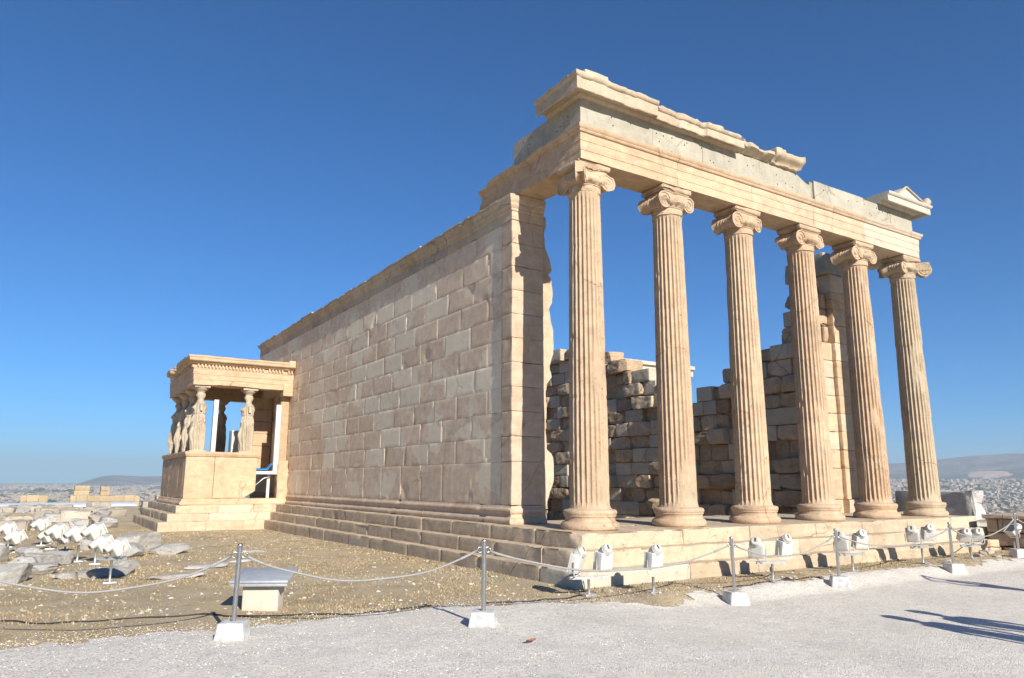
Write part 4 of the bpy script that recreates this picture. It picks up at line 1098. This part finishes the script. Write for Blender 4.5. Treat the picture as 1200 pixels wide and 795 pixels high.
def stand(x, y, label, heads, h, width=.5, rz=0., s=1., group='floodlights aimed at the temple', deep=False):
    z = float(gz(x, y)); t = thing('floodlight', label, 'floodlight', (x, y, z), 0, group)
    mb = MB(); tube(mb, [(x, y, z-.1), (x, y, z+h)], .024*s, 10); mb.build('post', M['galv'], t)
    mb = MB(); block(mb, (x-.10, y-.07, z-.01), (x+.10, y+.07, z+.03), r=.008, amp=.003, cell=.05); mb.build('foot_plate', M['galv'], t, angle=50)
    ux, uy = math.cos(rz), math.sin(rz)
    if len(heads) > 1:
        mb = MB(); a = Vector((x-ux*width/2-ux*.05, y-uy*width/2, z+h)); b = Vector((x+ux*width/2, y+uy*width/2, z+h))
        Mc = Matrix.Translation((x, y, z+h)) @ Matrix.Rotation(rz, 4, 'Z'); box(mb, (-width/2-.08, -.02, 0), (width/2+.08, .02, .04), M=Mc); mb.build('crossbar', M['galv'], t, smooth=False)
    for (o, tilt, yaw, dz) in heads:
        lamp_head(t, Vector((x+ux*o, y+uy*o, z+h+.04+(.25*s)+dz)), R_(tilt), R_(yaw), s, deep)
    return t
# heads point towards the temple (local -Y turned to face +y); tilt leans the glass upwards
FL = [(-1.59, -1.95, 'pair of white floodlights on one post at the broken temple corner', [(-.2, -14, 215, 0), (.2, -10, 182, .02)], .22, -.35),
      (-.66, -2.22, 'single white floodlight on a bent post in front of the steps', [(0, -8, 180, .0)], .22, 0.),
      (1.95, -2.17, 'white floodlight pair before the steps between the third and fourth barrier posts', [(-.25, -20, 120, 0), (.22, -12, 170, .02)], .25, -.3),
      (4.11, -2.15, 'white floodlight pair half hidden behind a barrier post', [(-.2, -22, 110, 0), (.2, -20, 150, .02)], .27, -.2),
      (6.42, -2.11, 'white floodlight pair left of the last column foot', [(-.2, -28, 115, 0.03), (.2, -24, 140, .04)], .29, -.2),
      (8.26, -2.10, 'white floodlight pair just right of the temple steps', [(-.15, -38, 135, 0), (.2, -38, 135, .0)], .24, -.2),
      (10.28, -2.03, 'single white floodlight in front of the brown wall', [(0, -50, 250, .03)], .26, 0.)]
for x, y, l, hd, h, rz in FL: stand(x, y, l, hd, h, .40, rz, .80)
LL = [(-8.45, 11.61, 9), (-8.24, 9.78, 9), (-7.78, 11.78, 8), (-7.62, 10.47, 4), (-7.52, 8.54, 9), (-7.35, 9.44, 3), (-7.24, 6.62, 7), (-6.99, 5.89, 9), (-6.98, 2.83, 9)]
ll = ['white floodlight at the far left edge among the grey rocks', 'white floodlight second from the left edge, lower than its neighbour', 'white floodlight topmost in the left cluster among the rocks', 'low white floodlight in the middle of the left cluster', 'white floodlight in the middle of the left cluster, beside a tall thin post', 'low white floodlight tucked behind the middle of the left cluster', 'white floodlight before the two rightmost ones of the left cluster', 'white floodlight standing just behind the nearest left one', 'nearest and largest white floodlight of the left cluster, by a long flat slab']
for i, (x, y, k) in enumerate(LL):
    pair = i == 8
    hd = [(0, -34, 118, .0)] if not pair else [(-.11, -34, 118, .05), (.11, -34, 118, .0)]
    stand(x, y, ll[i], hd, (.22, .12, .30, .1, .28, .12, .32, .38, .34)[i], .30, -.5, .88 if i < 8 else .74, deep=True)

# ------------------------------------------------------------------ lectern, cable, leaf
t = thing('information_stand', 'low cream stone stand with a sloping grey top, seen from behind', 'information stand', (-5.62, -.62, -.73))
Mr = Matrix.Translation((-5.60, -.66, -.73)) @ Matrix.Rotation(-.50, 4, 'Z')
mb = MB(); block(mb, (-.21, -.16, -.03), (.21, .16, .35), r=.008, amp=.002, cell=.08, M=Mr); mb.build('pedestal', M['plaster'], t, angle=50)
mb = MB()
def slant(P):
    P = P.copy(); P[:, 2] += P[:, 1]*.16; return P
block(mb, (-.34, -.27, .37), (.34, .30, .40), r=.005, amp=0, cell=.3, fn=slant, M=Mr)
block(mb, (-.33, -.255, .33), (.33, -.245, .372), r=.003, amp=0, cell=.3, fn=slant, M=Mr)
mb.build('top_panel', M['panel'], t, angle=40)
cab = [(-10, .9), (-8.5, .23), (-8.26, -.03), (-7.79, -.5), (-7.06, -.65), (-6.29, -.82), (-5.9, -1.2), (-5.56, -1.33), (-5.21, -1.48), (-4.8, -1.74), (-4.35, -1.68), (-3.8, -1.59)]
def ground_line(pts, rad, name, label, cat):
    pts = resample(pts, .1); V = [(p[0]+.02*math.sin(i*1.7), p[1]+.03*math.sin(i*.9), float(terrain(np.array([p[0]]), np.array([p[1]]))[0])+rad*.7+.006*abs(math.sin(i*.6))) for i, p in enumerate(pts)]
    mb = MB(); tube(mb, V, rad, 6); tag(mb.build(name, M['cable'], None, origin=V[0]), label, cat)
ground_line(cab, .008, 'cable', 'black cable snaking through the dry grass beside the path', 'cable')
ground_line([(-1.6, -1.9), (-1.95, -2.0), (-2.5, -1.95), (-3.1, -1.8)], .010, 'cable', 'black cable running left from the corner floodlight pair', 'cable')
ground_line([(.6, -2.35), (1.2, -2.35), (1.9, -2.2), (2.4, -2.3), (2.9, -2.35)], .010, 'cable', 'black cable at the foot of the second floodlight pair', 'cable')
mb = MB(); xs = np.linspace(-.07, .07, 7); V = []
for i, a in enumerate(xs):
    wd = .028*math.sqrt(max(0, 1-(a/.072)**2))
    for b in (-1, 0, 1): V.append((a, b*wd, .012+.02*abs(b)*.5+.01*(a/.07)**2))
V = np.array(V); q = quadgrid(7, 3); mb.add(np.concatenate([V, V-np.array([0, 0, .002])]), [q, q[:, ::-1]+21])
lf = mb.build('fallen_leaf', M['leaf']); lf.location = (-3.99, -4.09, float(gz(-3.99, -4.09))+.03); lf.rotation_euler = (0.1, 0, .3)
tag(lf, 'curled brown leaf lying alone on the gravel path', 'leaf')

# ------------------------------------------------------------------ rocks on the left
RK = [(-7.95, 5.6, .50, .30, .24, .3, 'big flat-topped grey rock near the left edge below the floodlights'),
      (-5.95, 9.1, .62, .42, .36, .2, 'tall grey boulder right of the left floodlight cluster'),
      (-5.5, 7.6, .48, .34, .17, .0, 'low grey rock lying right of the tall boulder'),
      (-6.25, 7.3, .36, .30, .24, 1., 'rounded grey rock in front of the tall boulder'),
      (-7.1, 3.9, .75, .28, .10, .15, 'long flat grey slab under the nearest left floodlight'),
      (-6.0, 2.9, .55, .16, .07, .1, 'thin pale slab set in the dry grass left of the first post'),
      (-7.55, 6.3, .40, .30, .20, .7, 'grey rock between the left floodlights and the flat-topped rock'),
      (-8.3, 3.6, .45, .34, .24, .5, 'cracked grey rock at the left edge nearest the path'),
      (-5.35, 4.2, .50, .22, .07, .3, 'flat grey slab in the grass right of the left floodlights'),
      (-8.75, 7.4, .5, .4, .3, .9, 'grey rock at the left edge behind the flat-topped rock'),
      (-6.75, 9.9, .45, .35, .22, .2, 'grey rock behind the left floodlight cluster'),
      (-8.9, 9.0, .5, .4, .28, .2, 'grey rock at the left edge beneath the far floodlights'),
      (-8.0, 8.3, .35, .3, .2, .6, 'small grey rock beneath the left floodlights'),
      (-7.9, 4.6, .35, .28, .16, .2, 'small grey rock between two larger ones near the left edge'),
      (-4.6, 4.9, .35, .15, .05, .2, 'thin slab in the grass in front of the shaded steps'),
      (-3.9, 7.0, .42, .2, .06, -.3, 'flat slab near the foot of the shaded steps'),
      (-6.6, 4.9, .3, .25, .14, .4, 'squat grey stone right of the nearest left floodlight')]
for i, (x, y, a, b, c, rz, l) in enumerate(RK):
    rock('grey_rock', (x, y, float(gz(x, y))+c*.45), (a*.86, b*.86, c*.9), i, 'grey_rock', l, 'rock', 'grey rocks in the dry grass', rz=rz, rough=.18)

# ruins beyond, down the slope on the left
rr = random.Random(77)
for k in range(95):
    y = rr.uniform(18.5, 44); x = -8.1+(y+10.2)*math.tan(R_(rr.uniform(-3.5, 5.2)))-.2
    if x > -4.9 and y < 24: x -= 2.
    s = rr.uniform(.16, .48)*(.75+y/70); zz = float(gz(x, y))
    sq = rr.random() < .35
    if sq:
        mb = MB(); block(mb, (-s, -s*.55, 0), (s, s*.55, s*rr.uniform(.7, 1.1)), r=.05, amp=.05, freq=2, cell=.14, mx=10, chip=.15, seed=k, tint=rr.uniform(-.15, .15), M=Matrix.Rotation(rr.uniform(-.5, .5), 4, 'Z'))
        o = mb.build('ruin_block', M['ruin'], None, angle=45); o.location = (x, y, zz-.05); tag(o, 'weathered stone block in the rubble field beyond the left floodlights', 'stone block', 'rubble blocks beyond the floodlights')
    else:
        rock('ruin_block', (x, y, zz+s*.3), (s, s*.8, s*.6), 400+k, 'grey_rock' if k % 2 else 'ruin', 'weathered stone block in the rubble field beyond the left floodlights', 'stone block', 'rubble blocks beyond the floodlights', rz=rr.uniform(0, 3))
def ruinwall(x0, x1, y, z0, z1, mat, label, th=1.2, step=1.4, name='old_wall', var=.25):
    mb = MB(); x = x0; r = random.Random(int(y*10+x0*3)); H = z1-z0; nrow = max(1, int(H/.6))
    for row in range(nrow):
        x = x0-(row % 2)*step*.5
        while x < x1:
            x2 = min(x1, x+step*r.uniform(.8, 1.2))
            if row < nrow-1 or r.random() > var: block(mb, (max(x0, x), y, z0+H*row/nrow), (x2-.005, y+th, z0+H*(row+1)/nrow+(.12*r.random() if row == nrow-1 else -.003)), r=.02, amp=.04, cell=.25, mx=7, chip=.09, tint=r.uniform(-.1, .1), seed=x+row)
            x = x2
    return tag(mb.build(name, M[mat], None, origin=((x0+x1)/2, y, z0), angle=45), label, 'wall')
ruinwall(-11.5, -2.2, 62, -2.6, -1.5, 'tanwall', 'low tan wall beneath the pale roof on the far left', var=.1)
ruinwall(-14, -7.3, 66, -2.6, -1.55, 'tanwall', 'low tan wall at the far left edge', var=.1)
ruinwall(-3.9, 4.0, 100, -4, -1.1, 'tanwall', 'long sunlit tan wall behind the pale roof', var=.05)
ruinwall(-9.2, -6.3, 101, -4, -1.05, 'tanwall', 'short square tan wall behind the pale roof, near the left edge', var=.0)
ruinwall(-3.4, -1.7, 103, -1.7, .15, 'tanwall', 'small tan tower stump rising behind the long sunlit wall', var=.0)
ruinwall(-.4, .7, 103, -1.7, .1, 'tanwall', 'second tan tower stump rising behind the long sunlit wall', var=.0)
ruinwall(-1.6, 4.6, 48, -1.9, -.25, 'ruin', 'rough stone wall left of the maiden porch, down the slope', var=.5)
ruinwall(-2.6, 1.2, 38, -1.2, -.45, 'ruin', 'low heap of stone courses left of the maiden porch', var=.5)
t = thing('site_shed', 'long low white-roofed shed in front of the tan walls on the far left', 'shed', (-6., 76, -3.2))
mb = MB(); block(mb, (-12.5, 76, -1.75), (1.2, 79, -1.62), r=.01, amp=.02, cell=1.5, fn=lambda P: P+np.stack([0*P[:, 0], 0*P[:, 0], .09*(P[:, 1]-76)], -1)); mb.build('roof', M['canopy'], t, angle=40)
mb = MB(); box(mb, (-11.8, 76.4, -3.4), (.6, 78.6, -1.76)); mb.build('wall', M['tanwall'], t, smooth=False)
mb = MB(); box(mb, (-7.0, 76.36, -2.3), (-4.6, 76.41, -1.85)); mb.build('opening', M['dark_metal'], t, smooth=False)  # dark panel on the solid wall, painting the shade of an opening

# ------------------------------------------------------------------ parapet and retaining wall at the right
mb = MB()
r = random.Random(6)
for row, (z0, z1) in enumerate(((-.95, -.3), (-.3, .08))):
    x = 12.4
    while x < 16.9:
        x2 = min(17., x+r.uniform(.8, 1.6)); block(mb, (x, 4.6, z0), (x2-.02, 5.6, z1-.01), r=.04, amp=.05, freq=2, cell=.12, mx=14, chip=.12, seed=x+row, tint=r.uniform(-.15, .1), new=r.choice((0, .3))); x = x2
tag(mb.build('parapet_wall', M['ruin'], None, origin=(14.7, 5., -.95), angle=50), 'low rough parapet of stones behind the foot of the last column', 'wall')
mb = MB(); 
def blk(P):
    P = P.copy(); P[:, 2] -= .14*sstep(1.1, 1.8, P[:, 0]); return P
block(mb, (-1.2, -.25, -.6), (1.6, .3, .60), r=.04, amp=.06, freq=1.6, cell=.09, mx=30, chip=.22, seed=8, tint=.25)
mo = mb.build('marble_block', M['grey_rock'], None, angle=45); mo.location = (17.6, 3.2, -.05); mo.rotation_euler = (0, 0, 1.46)
tag(mo, 'large pale grey marble block with a slanting crack, right of the last column', 'stone block')
mb = MB(); z = -.95
for row in range(3):
    y = -2.9; h = .31
    while y < -1.2:
        y2 = min(-1.15, y+r.uniform(.5, .8)); y2 = -1.15 if -1.15-y2 < .25 else y2
        block(mb, (11.0+r.uniform(-.02, .02), y, z), (11.5, y2-.012, z+h-.012), r=.02, amp=.02, cell=.08, chip=.08, seed=y+row, tint=r.uniform(-.15, .1)); y = y2
    block(mb, (11.51, -2.9, z), (13.2, -1.15, z+h-.01), r=.02, amp=.02, cell=.15, chip=.06, seed=row)
    z += h
block(mb, (10.94, -2.95, z), (13.25, -1.10, z+.09), r=.02, amp=.02, cell=.1, mx=30, chip=.08, seed=2, tint=.35)
tag(mb.build('retaining_wall', M['dark_wall'], None, origin=(12., -2., -.95), angle=50), 'dark brown end of a thick capped wall at the right edge', 'wall')
mb = MB()
for row in range(2):
    x = 13.4
    while x < 18.4:
        x2 = min(18.5, x+r.uniform(.7, 1.5)); block(mb, (x, .95, -.95+.33*row), (x2-.015, 1.6, -.95+.33*(row+1)-.01), r=.03, amp=.03, cell=.12, chip=.1, seed=x+row, tint=r.uniform(-.1, .1)); x = x2
tag(mb.build('low_wall', M['ruin'], None, origin=(16., 1.2, -.95), angle=50), 'low pale wall of worn blocks under the large grey marble block', 'wall')
for k, (x, y, s) in enumerate(((12.6, 2.8, .45), (13.4, 3.4, .55), (14.0, 2.6, .4), (13.0, 1.8, .3), (14.9, 3.3, .6), (15.8, 2.6, .5))):
    rock('rubble_rock', (x, y, -.73+s*.5), (s, s*.8, s*.8), 500+k, 'ruin', 'rough broken rock in the heap between the last column and the brown wall', 'rock', 'rocks heaped behind the last column', rz=k, rough=.3)
for k, (x, y, s) in enumerate(((7.1, -2.2, .16), (8.9, -1.9, .13), (9.1, -2.2, .10), (6.9, -2.35, .12), (2.3, -2.2, .10), (-1.1, -1.75, .10), (9.7, -1.7, .2))):
    rock('grey_rock', (x, y, -.72), (s, s*.7, s*.4), 520+k, 'ruin', ('pale slab under a floodlight left of the last column foot', 'pale stone near the end of the steps', 'small pale stone by the last floodlight pair', 'pale stone by the path under the rope', 'pale stone at the foot of the second floodlight pair', 'pale stone by the broken temple corner', 'pale stone right of the end of the steps')[k], 'stone', 'pale stones along the temple steps', rz=k)

# ------------------------------------------------------------------ loose stones, gravel, grass, weeds
def scatter_stones(name, n, xr, yr, smin, smax, test, kind_mat, dens_cam=None, lift=.2, pw=2.5):
    oc = np.array([(1, 0, 0), (.3, .95, 0), (-.8, .6, 0), (-.85, -.55, 0), (.25, -.95, 0), (.35, .1, .62), (-.45, .25, .60), (-.05, -.4, .66)])
    fc = np.array([(0, 1, 5), (1, 6, 5), (1, 2, 6), (2, 3, 6), (3, 7, 6), (3, 4, 7), (4, 0, 7), (0, 5, 7), (5, 6, 7)])
    x = RNG.uniform(*xr, n); y = RNG.uniform(*yr, n)
    keep = test(x, y)
    if dens_cam:
        d = np.hypot(x-CAM['loc'][0], y-CAM['loc'][1]); keep &= RNG.random(n) < np.clip((dens_cam/d)**2, 0, 1)
    x, y = x[keep], y[keep]; n = len(x)
    s = smin+(smax-smin)*RNG.random(n)**pw; a = RNG.uniform(0, 6.28, n)
    V = oc[None]*(1+.3*RNG.uniform(-1, 1, (n, 8, 3)))
    V[:, :, 2] *= RNG.uniform(.6, 1.1, (n, 1))
    c, sn = np.cos(a)[:, None], np.sin(a)[:, None]
    vx = (V[:, :, 0]*c-V[:, :, 1]*sn)*s[:, None]+x[:, None]; vy = (V[:, :, 0]*sn+V[:, :, 1]*c)*s[:, None]*.8+y[:, None]
    vz = V[:, :, 2]*s[:, None]+(terrain(x, y)+lift*.02)[:, None]
    F = (fc[None]+np.arange(n)[:, None, None]*8).reshape(-1, 3)
    mb = MB(); mb.add(np.stack([vx, vy, vz], -1).reshape(-1, 3), [F], np.repeat(RNG.random(n), len(fc)))
    return tag(mb.build(name, M[kind_mat], smooth=False), kind='stuff')
in_temple = lambda x, y: (x > -1.34) & (y > -1.40) & (x < 12)
in_porch = lambda x, y: (x > -4.7) & (y > 15.9)
scatter_stones('gravel', 140000, (-11, 12), (-9, -1), .003, .011, lambda x, y: (y < path_edge(x, y)+.12), 'stones', 5., lift=1.2)
scatter_stones('pebbles', 15000, (-11, 12), (-3.2, 15), .004, .04, lambda x, y: (y > path_edge(x, y)-.05) & ~in_temple(x, y) & ~in_porch(x, y), 'pebble', 13., pw=6)
scatter_stones('edge_gravel', 55000, (-11, 12), (-3.6, -.8), .003, .011, lambda x, y: np.abs(y-path_edge(x, y)-.08) < .75*RNG.random(len(x))**2.2, 'stones', 9., lift=.3)
def blades(name, n, xr, yr, h0, h1, test, mat, dens=None, wd=.004, bend=.6, noise_t=-.2):
    x = RNG.uniform(*xr, n); y = RNG.uniform(*yr, n); P = np.stack([x, y, 0*x], -1)
    keep = test(x, y) & (fbm(P*1.1, 90, 3)+.5*fbm(P*5, 91, 2) > noise_t+.3*RNG.uniform(-1, 1, n))
    if dens:
        d = np.hypot(x-CAM['loc'][0], y-CAM['loc'][1]); keep &= RNG.random(n) < np.clip((dens/d)**1.5, .0, 1)
    x, y = x[keep], y[keep]; n = len(x); d = np.hypot(x-CAM['loc'][0], y-CAM['loc'][1])
    h = RNG.uniform(h0, h1, n); a = RNG.uniform(0, 6.28, n); b = RNG.uniform(.2, 1, n)*bend*h; w_ = wd*(1+d/9)
    z = terrain(x, y)
    o = RNG.uniform(0, 6.28, n)
    p0 = np.stack([x-np.cos(o)*w_, y-np.sin(o)*w_, z-.005], -1); p1 = np.stack([x+np.cos(o)*w_, y+np.sin(o)*w_, z-.005], -1)
    p2 = np.stack([x+np.cos(a)*b, y+np.sin(a)*b, z+h], -1)
    mb = MB(); mb.add(np.stack([p0, p1, p2], 1).reshape(-1, 3), [np.arange(3*n).reshape(-1, 3)], np.clip(RNG.normal(.5, .25, n), 0, 1))
    return tag(mb.build(name, M[mat], smooth=False), kind='stuff')
okg = lambda x, y: (y > path_edge(x, y)+.03) & ~in_temple(x, y) & ~in_porch(x, y)
blades('dry_grass', 330000, (-11, 13), (-3, 18), .008, .035, okg, 'grass', 9., bend=1.3, noise_t=.04)
blades('green_weeds', 9000, (-6, 12), (-2.3, 15), .015, .06, lambda x, y: okg(x, y) & (((x > -1.75) & (x < -1.3) & (y > -1.3)) | ((y > -1.8) & (y < -1.38) & (x > -1.6)) | (RNG.random(len(x)) < .02)), 'weed', 14., wd=.006, noise_t=.1)

# ------------------------------------------------------------------ the city on the plain
hv_ = [(.5, .5, .5), (.7, .4, .8), (.4, .6, .35), (.55, .45, 1.1)]
rc_ = np.random.default_rng(5)
n = 64000
d = 700*(9500/700)**(rc_.random(n)**.62); az = rc_.uniform(-24, 84, n)
x = d*np.sin(np.radians(az)); y = d*np.cos(np.radians(az)); z = terrain(x, y)
P = np.stack([x, y, 0*x], -1)
k = (fbm(P*.0016, 55, 3) > -.28)
x, y, z, d, az = x[k], y[k], z[k], d[k], az[k]; n = len(x)
w_ = rc_.uniform(7, 16, n)*(1+d/14000); l_ = rc_.uniform(7, 16, n)*(1+d/14000); h_ = rc_.uniform(4, 13, n); ro = rc_.uniform(0, 1.57, n); tn = np.clip(rc_.normal(.55, .3, n), 0, 1)
order = np.argsort(d); order = order[(az[order] > -10) & (az[order] < 72)]
near = order[:240]; rest = np.setdiff1d(np.arange(n), near)
def boxes(mb, idx):
    m = len(idx); cb = np.array([(a, b, c) for a in (-.5, .5) for b in (-.5, .5) for c in (-.3, 1)])
    V = cb[None]*np.stack([w_[idx], l_[idx], h_[idx]], -1)[:, None, :]
    c, s = np.cos(ro[idx])[:, None], np.sin(ro[idx])[:, None]
    V = np.stack([V[:, :, 0]*c-V[:, :, 1]*s+x[idx][:, None], V[:, :, 0]*s+V[:, :, 1]*c+y[idx][:, None], V[:, :, 2]+z[idx][:, None]], -1)
    f = np.array([[0, 1, 3, 2], [4, 6, 7, 5], [0, 4, 5, 1], [2, 3, 7, 6], [1, 5, 7, 3]])
    mb.add(V.reshape(-1, 3), [(f[None]+np.arange(m)[:, None, None]*8).reshape(-1, 4)], np.repeat(tn[idx], 5))
mb = MB(); boxes(mb, rest); tag(mb.build('city', M['house'], smooth=False), kind='stuff')
protos = []
for v in range(4):
    r = random.Random(v); mb = MB(); box(mb, (-.5, -.5, -.3), (.5, .5, 1.), tint=.55+.12*v); box(mb, (-.2, -.3, 1.), (.15, .1, 1.18), tint=.7); box(mb, (-.5, -.56, .28), (.5, -.5, .33), tint=.8); box(mb, (-.5, -.56, .6), (.5, -.5, .65), tint=.8)
    me = mb.build('city_house', M['house'], smooth=False)
    protos.append(me)
for i, j in enumerate(near):
    p = protos[i % 4]; o = p if i < 4 else p.copy()
    if i >= 4: C.objects.link(o)
    o.location = (x[j], y[j], z[j]); o.scale = (w_[j], l_[j], h_[j]); o.rotation_euler = (0, 0, ro[j])
    tag(o, 'tiny pale flat-roofed house in the nearest part of the hazy city', 'house', 'nearest houses of the city on the plain')
# dark tree clumps between the houses
n = 2600; d2 = 700*(8500/700)**(rc_.random(n)**.7); a2 = rc_.uniform(-24, 84, n); x2 = d2*np.sin(np.radians(a2)); y2 = d2*np.cos(np.radians(a2))
mb = MB(); z2 = terrain(x2, y2); s2 = rc_.uniform(8, 26, n)
ico = np.array([(1, 0, 0), (0, 1, 0), (-1, 0, 0), (0, -1, 0), (.7, .7, .4), (-.7, .7, .5), (-.6, -.7, .45), (.7, -.6, .4), (0, 0, .75)])
fi = np.array([(0, 1, 4), (1, 2, 5), (2, 3, 6), (3, 0, 7), (4, 1, 8), (1, 5, 8), (5, 2, 8), (2, 6, 8), (6, 3, 8), (3, 7, 8), (7, 0, 8), (0, 4, 8)])
V = ico[None]*s2[:, None, None]*(1+.3*rc_.uniform(-1, 1, (n, 9, 3)))+np.stack([x2, y2, z2], -1)[:, None, :]
mb.add(V.reshape(-1, 3), [(fi[None]+np.arange(n)[:, None, None]*9).reshape(-1, 3)], np.repeat(rc_.random(n), 12)); tag(mb.build('city_trees', M['tree'], smooth=False), kind='stuff')

# ------------------------------------------------------------------ visitors just outside the picture, whose shadows fall on the path
def person(x, y, face, arms_up, label, top, seed):
    z = float(gz(x, y)); s = .97
    t = thing('person', label, 'person', (x, y, z), 0)
    J = {'pel': (0, 0, .95), 'sp': (0, .0, 1.12), 'ch': (0, .01, 1.33), 'nk': (0, 0, 1.47), 'hd0': (0, .01, 1.55), 'hd1': (0, .02, 1.66), 'hd2': (0, .0, 1.75)}
    rad = {'pel': .15, 'sp': .135, 'ch': .15, 'nk': .06, 'hd0': .075, 'hd1': .095, 'hd2': .05}
    Ed = [('pel', 'sp'), ('sp', 'ch'), ('ch', 'nk'), ('nk', 'hd0'), ('hd0', 'hd1'), ('hd1', 'hd2')]
    for sd in (-1, 1):
        n_ = 'L' if sd < 0 else 'R'
        J['hp'+n_] = (sd*.09, 0, .88); J['kn'+n_] = (sd*.10, .02+sd*.03, .48); J['an'+n_] = (sd*.11, sd*.05, .09); J['to'+n_] = (sd*.12, .15+sd*.05, .035)
        rad.update({'hp'+n_: .095, 'kn'+n_: .062, 'an'+n_: .045, 'to'+n_: .035})
        Ed += [('pel', 'hp'+n_), ('hp'+n_, 'kn'+n_), ('kn'+n_, 'an'+n_), ('an'+n_, 'to'+n_)]
        J['sh'+n_] = (sd*.18, 0, 1.41)
        if arms_up: J['el'+n_] = (sd*.30, .14, 1.56); J['wr'+n_] = (sd*.12, .24, 1.80); J['ha'+n_] = (sd*.07, .25, 1.86)
        else: J['el'+n_] = (sd*.25, -.03, 1.13); J['wr'+n_] = (sd*.24, .08, .90); J['ha'+n_] = (sd*.235, .11, .82)
        rad.update({'sh'+n_: .07, 'el'+n_: .045, 'wr'+n_: .032, 'ha'+n_: .035}); Ed += [('ch', 'sh'+n_), ('sh'+n_, 'el'+n_), ('el'+n_, 'wr'+n_), ('wr'+n_, 'ha'+n_)]
        for f in range(5):
            h = Vector(J['ha'+n_]); dv = Vector((0, .02, -1)) if not arms_up else Vector((-sd*.7, .1, .5))
            lat = Vector((0, 1, 0)) if not arms_up else Vector((0, .6, .6))
            ln = (.05, .075, .085, .078, .06)[f]; off = lat*((f-2)*.02)
            if f == 0: off = lat*(-.045); dv = dv+lat*(-.6)
            J[f'f{f}{n_}'] = tuple(h+off+dv.normalized()*ln*.5); J[f'g{f}{n_}'] = tuple(h+off+dv.normalized()*ln+Vector((-sd*.012, 0, 0)))
            rad[f'f{f}{n_}'] = .010; rad[f'g{f}{n_}'] = .008; Ed += [('ha'+n_, f'f{f}{n_}'), (f'f{f}{n_}', f'g{f}{n_}')]
    keys = list(J); me = bpy.data.meshes.new('person_body')
    me.from_pydata([tuple(Vector(J[k])*s) for k in keys], [(keys.index(a), keys.index(b)) for a, b in Ed], [])
    ob = bpy.data.objects.new('body', me); C.objects.link(ob); ob.parent = t; ob.rotation_euler = (0, 0, face)
    md = ob.modifiers.new('skin', 'SKIN'); md.use_smooth_shade = True
    for i, k in enumerate(keys): me.skin_vertices[0].data[i].radius = (rad[k], rad[k]*.8 if k in ('pel', 'sp', 'ch') else rad[k]); me.skin_vertices[0].data[i].use_root = (k == 'pel')
    sb = ob.modifiers.new('sub', 'SUBSURF'); sb.levels = sb.render_levels = 2
    m = NT('visitor_'+top); sp = m.N('ShaderNodeSeparateXYZ'); m.put(sp.inputs[0], m.tc)
    zc = sp.outputs[2]; cc = {'blue': (.10, .14, .25), 'red': (.35, .08, .07), 'grey': (.32, .31, .29)}[top]
    col = m.mix(m.mapr(zc, .90, .91), (.07, .07, .09), cc); col = m.mix(m.mapr(zc, 1.43*s, 1.44*s), col, (.55, .36, .26)); col = m.mix(m.mapr(zc, .09, .08), col, (.05, .04, .03))
    m.color(col); me.materials.append(m.m)
    mb = MB(); lathe(mb, resample([(.108, 1.60), (.118, 1.66), (.112, 1.72), (.085, 1.765), (.02, 1.785)], .03), (0, -.015, 0), 20, amp=.012, freq=9, seed=seed)
    hr = mb.build('hair', M['hair']); hr.parent = t; hr.rotation_euler = (0, 0, face); hr.scale = (s, s, s)
    mb = MB()
    for sx in (-.035, .035): lathe(mb, [(.004, -.006), (.012, 0), (.004, .006)], (sx, .105, 1.665), 10, axis='y')
    tube(mb, [(0, .10, 1.66), (0, .128, 1.635), (0, .108, 1.625)], [.008, .013, .008], 8); tube(mb, [(-.025, .105, 1.60), (0, .112, 1.597), (.025, .105, 1.60)], .006, 6)
    fc_ = mb.build('face', M['skin']); fc_.parent = t; fc_.rotation_euler = (0, 0, face); fc_.scale = (s, s, s)
person(.86, -7.72, .2, False, 'visitor in a blue top standing on the gravel path, nearer the camera', 'blue', 1)
person(1.52, -7.66, -.1, False, 'visitor in a grey top standing beside the one in blue', 'grey', 2)
person(5.02, -6.35, .3, True, 'visitor in a red top with both arms raised to take a picture', 'red', 3)
